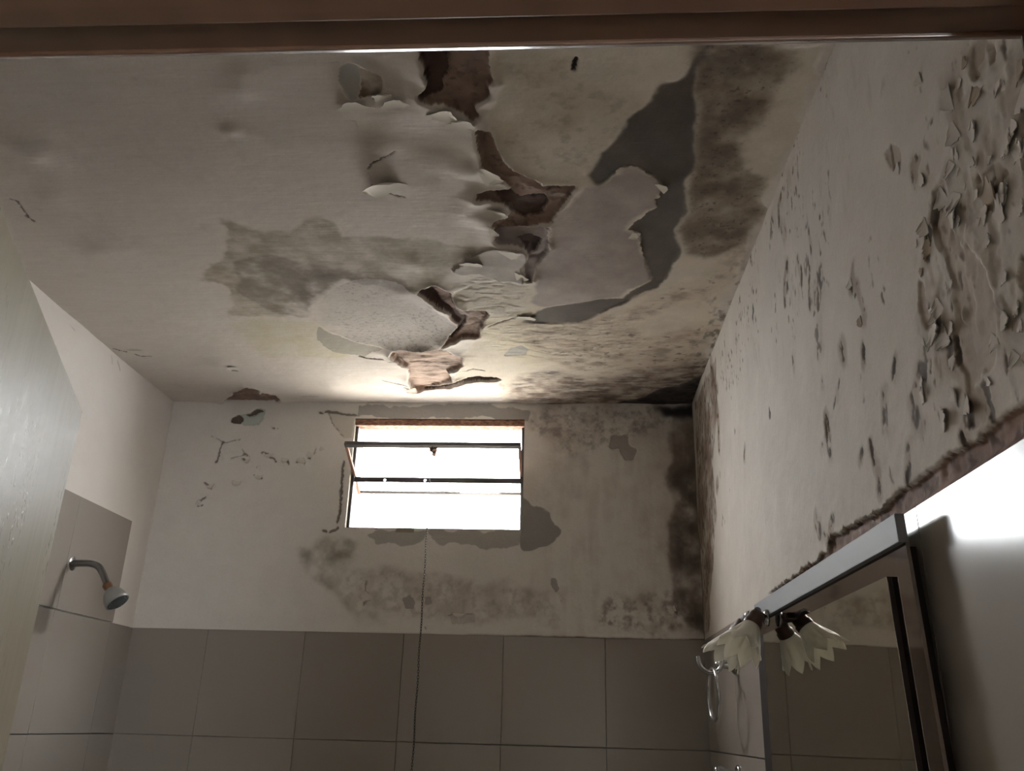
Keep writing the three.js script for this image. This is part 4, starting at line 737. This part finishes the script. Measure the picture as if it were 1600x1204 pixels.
// ---------------------------------------------------------------- two-arm lamp with tulip shades in front of the mirror
{
  const lamp = group('vanity_lamp', [1.8645, 1.747, 1.085]);
  tag(lamp, 'two-arm vanity lamp with frosted tulip glass shades before the upper left of the mirror', 'lamp');
  part('wall_plate', between(new THREE.LatheGeometry([[0, 0], [0.017, 0], [0.017, 0.003], [0.0145, 0.007], [0.009, 0.01], [0, 0.01]].map((p) => new THREE.Vector2(...p)), 24), V(0, 0, 0), V(-1, 0, 0)), M.chrome, lamp);
  part('stem', merge([between(new THREE.CylinderGeometry(0.0095, 0.0095, 0.034, 18).translate(0, 0.017, 0), V(-0.01, 0.002, 0), V(-1, 0.002, 0)), rbox(0.03, 0.012, 0.05, 0.003, -0.03, 0.004, 0)]), M.darkBronze, lamp);
  part('cross_bar', merge([between(new THREE.CylinderGeometry(0.0075, 0.0075, 0.15, 14).translate(0, 0.075, 0), V(-0.036, 0.004, -0.075), V(-0.036, 0.004, 1)), new THREE.SphereGeometry(0.011, 14, 10).translate(-0.036, 0.003, 0)]), M.wornChrome, lamp);
  for (const s of [1, -1]) {
    const arm = new THREE.Group(); arm.name = s > 0 ? 'arm' : 'arm_001'; lamp.add(arm);
    const base = V(-0.034, 0, 0.068 * s), axis = V(-0.5, -0.76, 0.32 * s).normalize(); arm.position.copy(base); arm.scale.setScalar(0.84); arm.quaternion.setFromUnitVectors(V(0, 1, 0), axis);
    part('socket', new THREE.LatheGeometry([[0, -0.004], [0.01, -0.004], [0.016, 0.002], [0.0185, 0.012], [0.0185, 0.024], [0.0215, 0.026], [0.0215, 0.037], [0.0185, 0.04], [0, 0.04]].map((p) => new THREE.Vector2(...p)), 24), M.darkBronze, arm);
    // fluted tulip shade: eight lobes, scalloped rim, closed shell
    const nt = 96, nr = 22, pos = [], idx = [];
    for (const shell of [0, 1]) for (let j = 0; j <= nr; j++) for (let i = 0; i < nt; i++) {
      const t = j / nr, a = (i / nt) * Math.PI * 2, lobe = Math.abs(Math.cos(a * 4)), ph = (a * 4) / Math.PI + 0.5, tip = 1 - Math.abs(2 * (ph - Math.floor(ph)) - 1);
      const r = (0.017 + 0.026 * Math.pow(t, 0.75) + 0.008 * t * t * t) * (1 + 0.17 * sst(0.05, 0.7, t) * (lobe - 0.6)) - shell * 0.0028;
      pos.push(Math.cos(a) * r, 0.034 + t * 0.074 + 0.024 * (tip - 0.55) * sst(0.55, 1, t) - shell * 0.0004, Math.sin(a) * r);
    }
    const at = (k, j, i) => k * (nr + 1) * nt + j * nt + (i % nt);
    for (let i = 0; i < nt; i++) { for (let j = 0; j < nr; j++) { idx.push(at(0, j, i), at(0, j + 1, i), at(0, j, i + 1), at(0, j, i + 1), at(0, j + 1, i), at(0, j + 1, i + 1)); idx.push(at(1, j, i), at(1, j, i + 1), at(1, j + 1, i), at(1, j, i + 1), at(1, j + 1, i + 1), at(1, j + 1, i)); } idx.push(at(0, nr, i), at(1, nr, i), at(0, nr, i + 1), at(0, nr, i + 1), at(1, nr, i), at(1, nr, i + 1)); }
    const g = new THREE.BufferGeometry(); g.setAttribute('position', new THREE.Float32BufferAttribute(pos, 3)); g.setIndex(idx); g.computeVertexNormals();
    part('shade', g, M.frosted, arm);
  }
}

// ---------------------------------------------------------------- towel ring and the post below it
function wallPost(parent, len) { part('post', between(new THREE.LatheGeometry([[0, 0], [0.024, 0], [0.024, 0.004], [0.02, 0.008], [0.011, 0.014], [0.009, len - 0.006], [0.011, len], [0, len + 0.004]].map((p) => new THREE.Vector2(...p)), 24), V(0.001, 0, 0), V(-1, 0, 0)), M.chrome, parent); }
{
  const r = group('towel_ring', [W - 0.002, 1.695, 0.5]);
  tag(r, 'chrome towel ring on the tiled right wall, half hidden behind the lamp shades', 'towel ring');
  wallPost(r, 0.05);
  const c = new THREE.CatmullRomCurve3([V(-0.092, 0.016, -0.02), V(-0.09, 0.0, -0.016), V(-0.08, -0.014, -0.01), V(-0.062, -0.02, 0), V(-0.044, -0.014, 0.01), V(-0.036, 0.0, 0.014), V(-0.035, 0.014, 0.016)]);
  part('hook', merge([new THREE.TubeGeometry(c, 30, 0.0062, 10), new THREE.SphereGeometry(0.006, 12, 8).translate(-0.092, 0.017, -0.02), new THREE.SphereGeometry(0.006, 12, 8).translate(-0.035, 0.015, 0.016)]), M.chrome, r);
  part('ring', new THREE.TorusGeometry(0.064, 0.0048, 12, 60).rotateY(Math.PI / 2).rotateY(0.05).translate(-0.062, -0.075, 0.012), M.chrome, r);
  const p = group('wall_post', [W - 0.002, 1.428, 0.46]);
  tag(p, 'round chrome wall post under the towel ring, at the bottom edge of the picture', 'wall post');
  part('flange', between(new THREE.LatheGeometry([[0, 0], [0.024, 0], [0.024, 0.005], [0.018, 0.009], [0, 0.009]].map((q) => new THREE.Vector2(...q)), 24), V(0.001, 0, 0), V(-1, 0, 0)), M.chrome, p);
  part('knob', between(new THREE.LatheGeometry([[0.012, 0], [0.012, 0.03], [0.02, 0.034], [0.021, 0.052], [0.017, 0.058], [0, 0.06]].map((q) => new THREE.Vector2(...q)), 24), V(-0.006, 0, 0), V(-1, 0, 0)), M.chrome, p);
}

// ---------------------------------------------------------------- shower head on the left wall
{
  const s = group('shower_head', [0.002, 1.94, 0.448]);
  tag(s, 'worn chrome shower head on a bent arm with copper coloured collar, on left wall', 'shower');
  part('flange', between(new THREE.LatheGeometry([[0, 0], [0.026, 0], [0.025, 0.004], [0.014, 0.008], [0, 0.008]].map((p) => new THREE.Vector2(...p)), 28), V(0, 0, 0), V(1, 0, 0)), M.wornChrome, s);
  const end = V(0.124, -0.062, 0);
  part('arm', new THREE.TubeGeometry(new THREE.CatmullRomCurve3([V(0, 0, 0), V(0.03, 0.001, 0), V(0.062, 0, 0), V(0.084, -0.007, 0), V(0.1, -0.024, 0), V(0.112, -0.042, 0), end]), 40, 0.0102, 16), M.wornChrome, s);
  const axis = V(0.62, -0.72, 0.05).normalize(), tip = end.clone().addScaledVector(axis, 0.004);
  const lathe = (pts, n = 32) => between(new THREE.LatheGeometry(pts.map((p) => new THREE.Vector2(...p)), n), tip, tip.clone().add(axis));
  part('collar', lathe([[0, -0.012], [0.0125, -0.012], [0.0135, -0.008], [0.0135, 0.002], [0.0115, 0.004], [0.0125, 0.01], [0, 0.012]], 6), M.copper, s);
  part('head', lathe([[0, 0.008], [0.011, 0.009], [0.018, 0.014], [0.026, 0.024], [0.031, 0.036], [0.0335, 0.05], [0.034, 0.058], [0.031, 0.06], [0.03, 0.057], [0, 0.057]]), std({ color: '#9a9a97', roughness: 0.42, metalness: 0.55 }), s);
  const face = [lathe([[0, 0.056], [0.0295, 0.056], [0.029, 0.0595], [0.016, 0.0605], [0.015, 0.063], [0, 0.0635]])];
  const q = new THREE.Quaternion().setFromUnitVectors(V(0, 1, 0), axis);
  for (let k = 0; k < 16; k++) { const a = (k / 16) * Math.PI * 2, v = V(Math.cos(a) * 0.023, 0.061, Math.sin(a) * 0.023).applyQuaternion(q).add(tip); face.push(new THREE.SphereGeometry(0.0022, 6, 5).translate(v.x, v.y, v.z)); }
  part('spray_face', merge(face), M.rubber, s);
}

renderer.render(scene, camera);
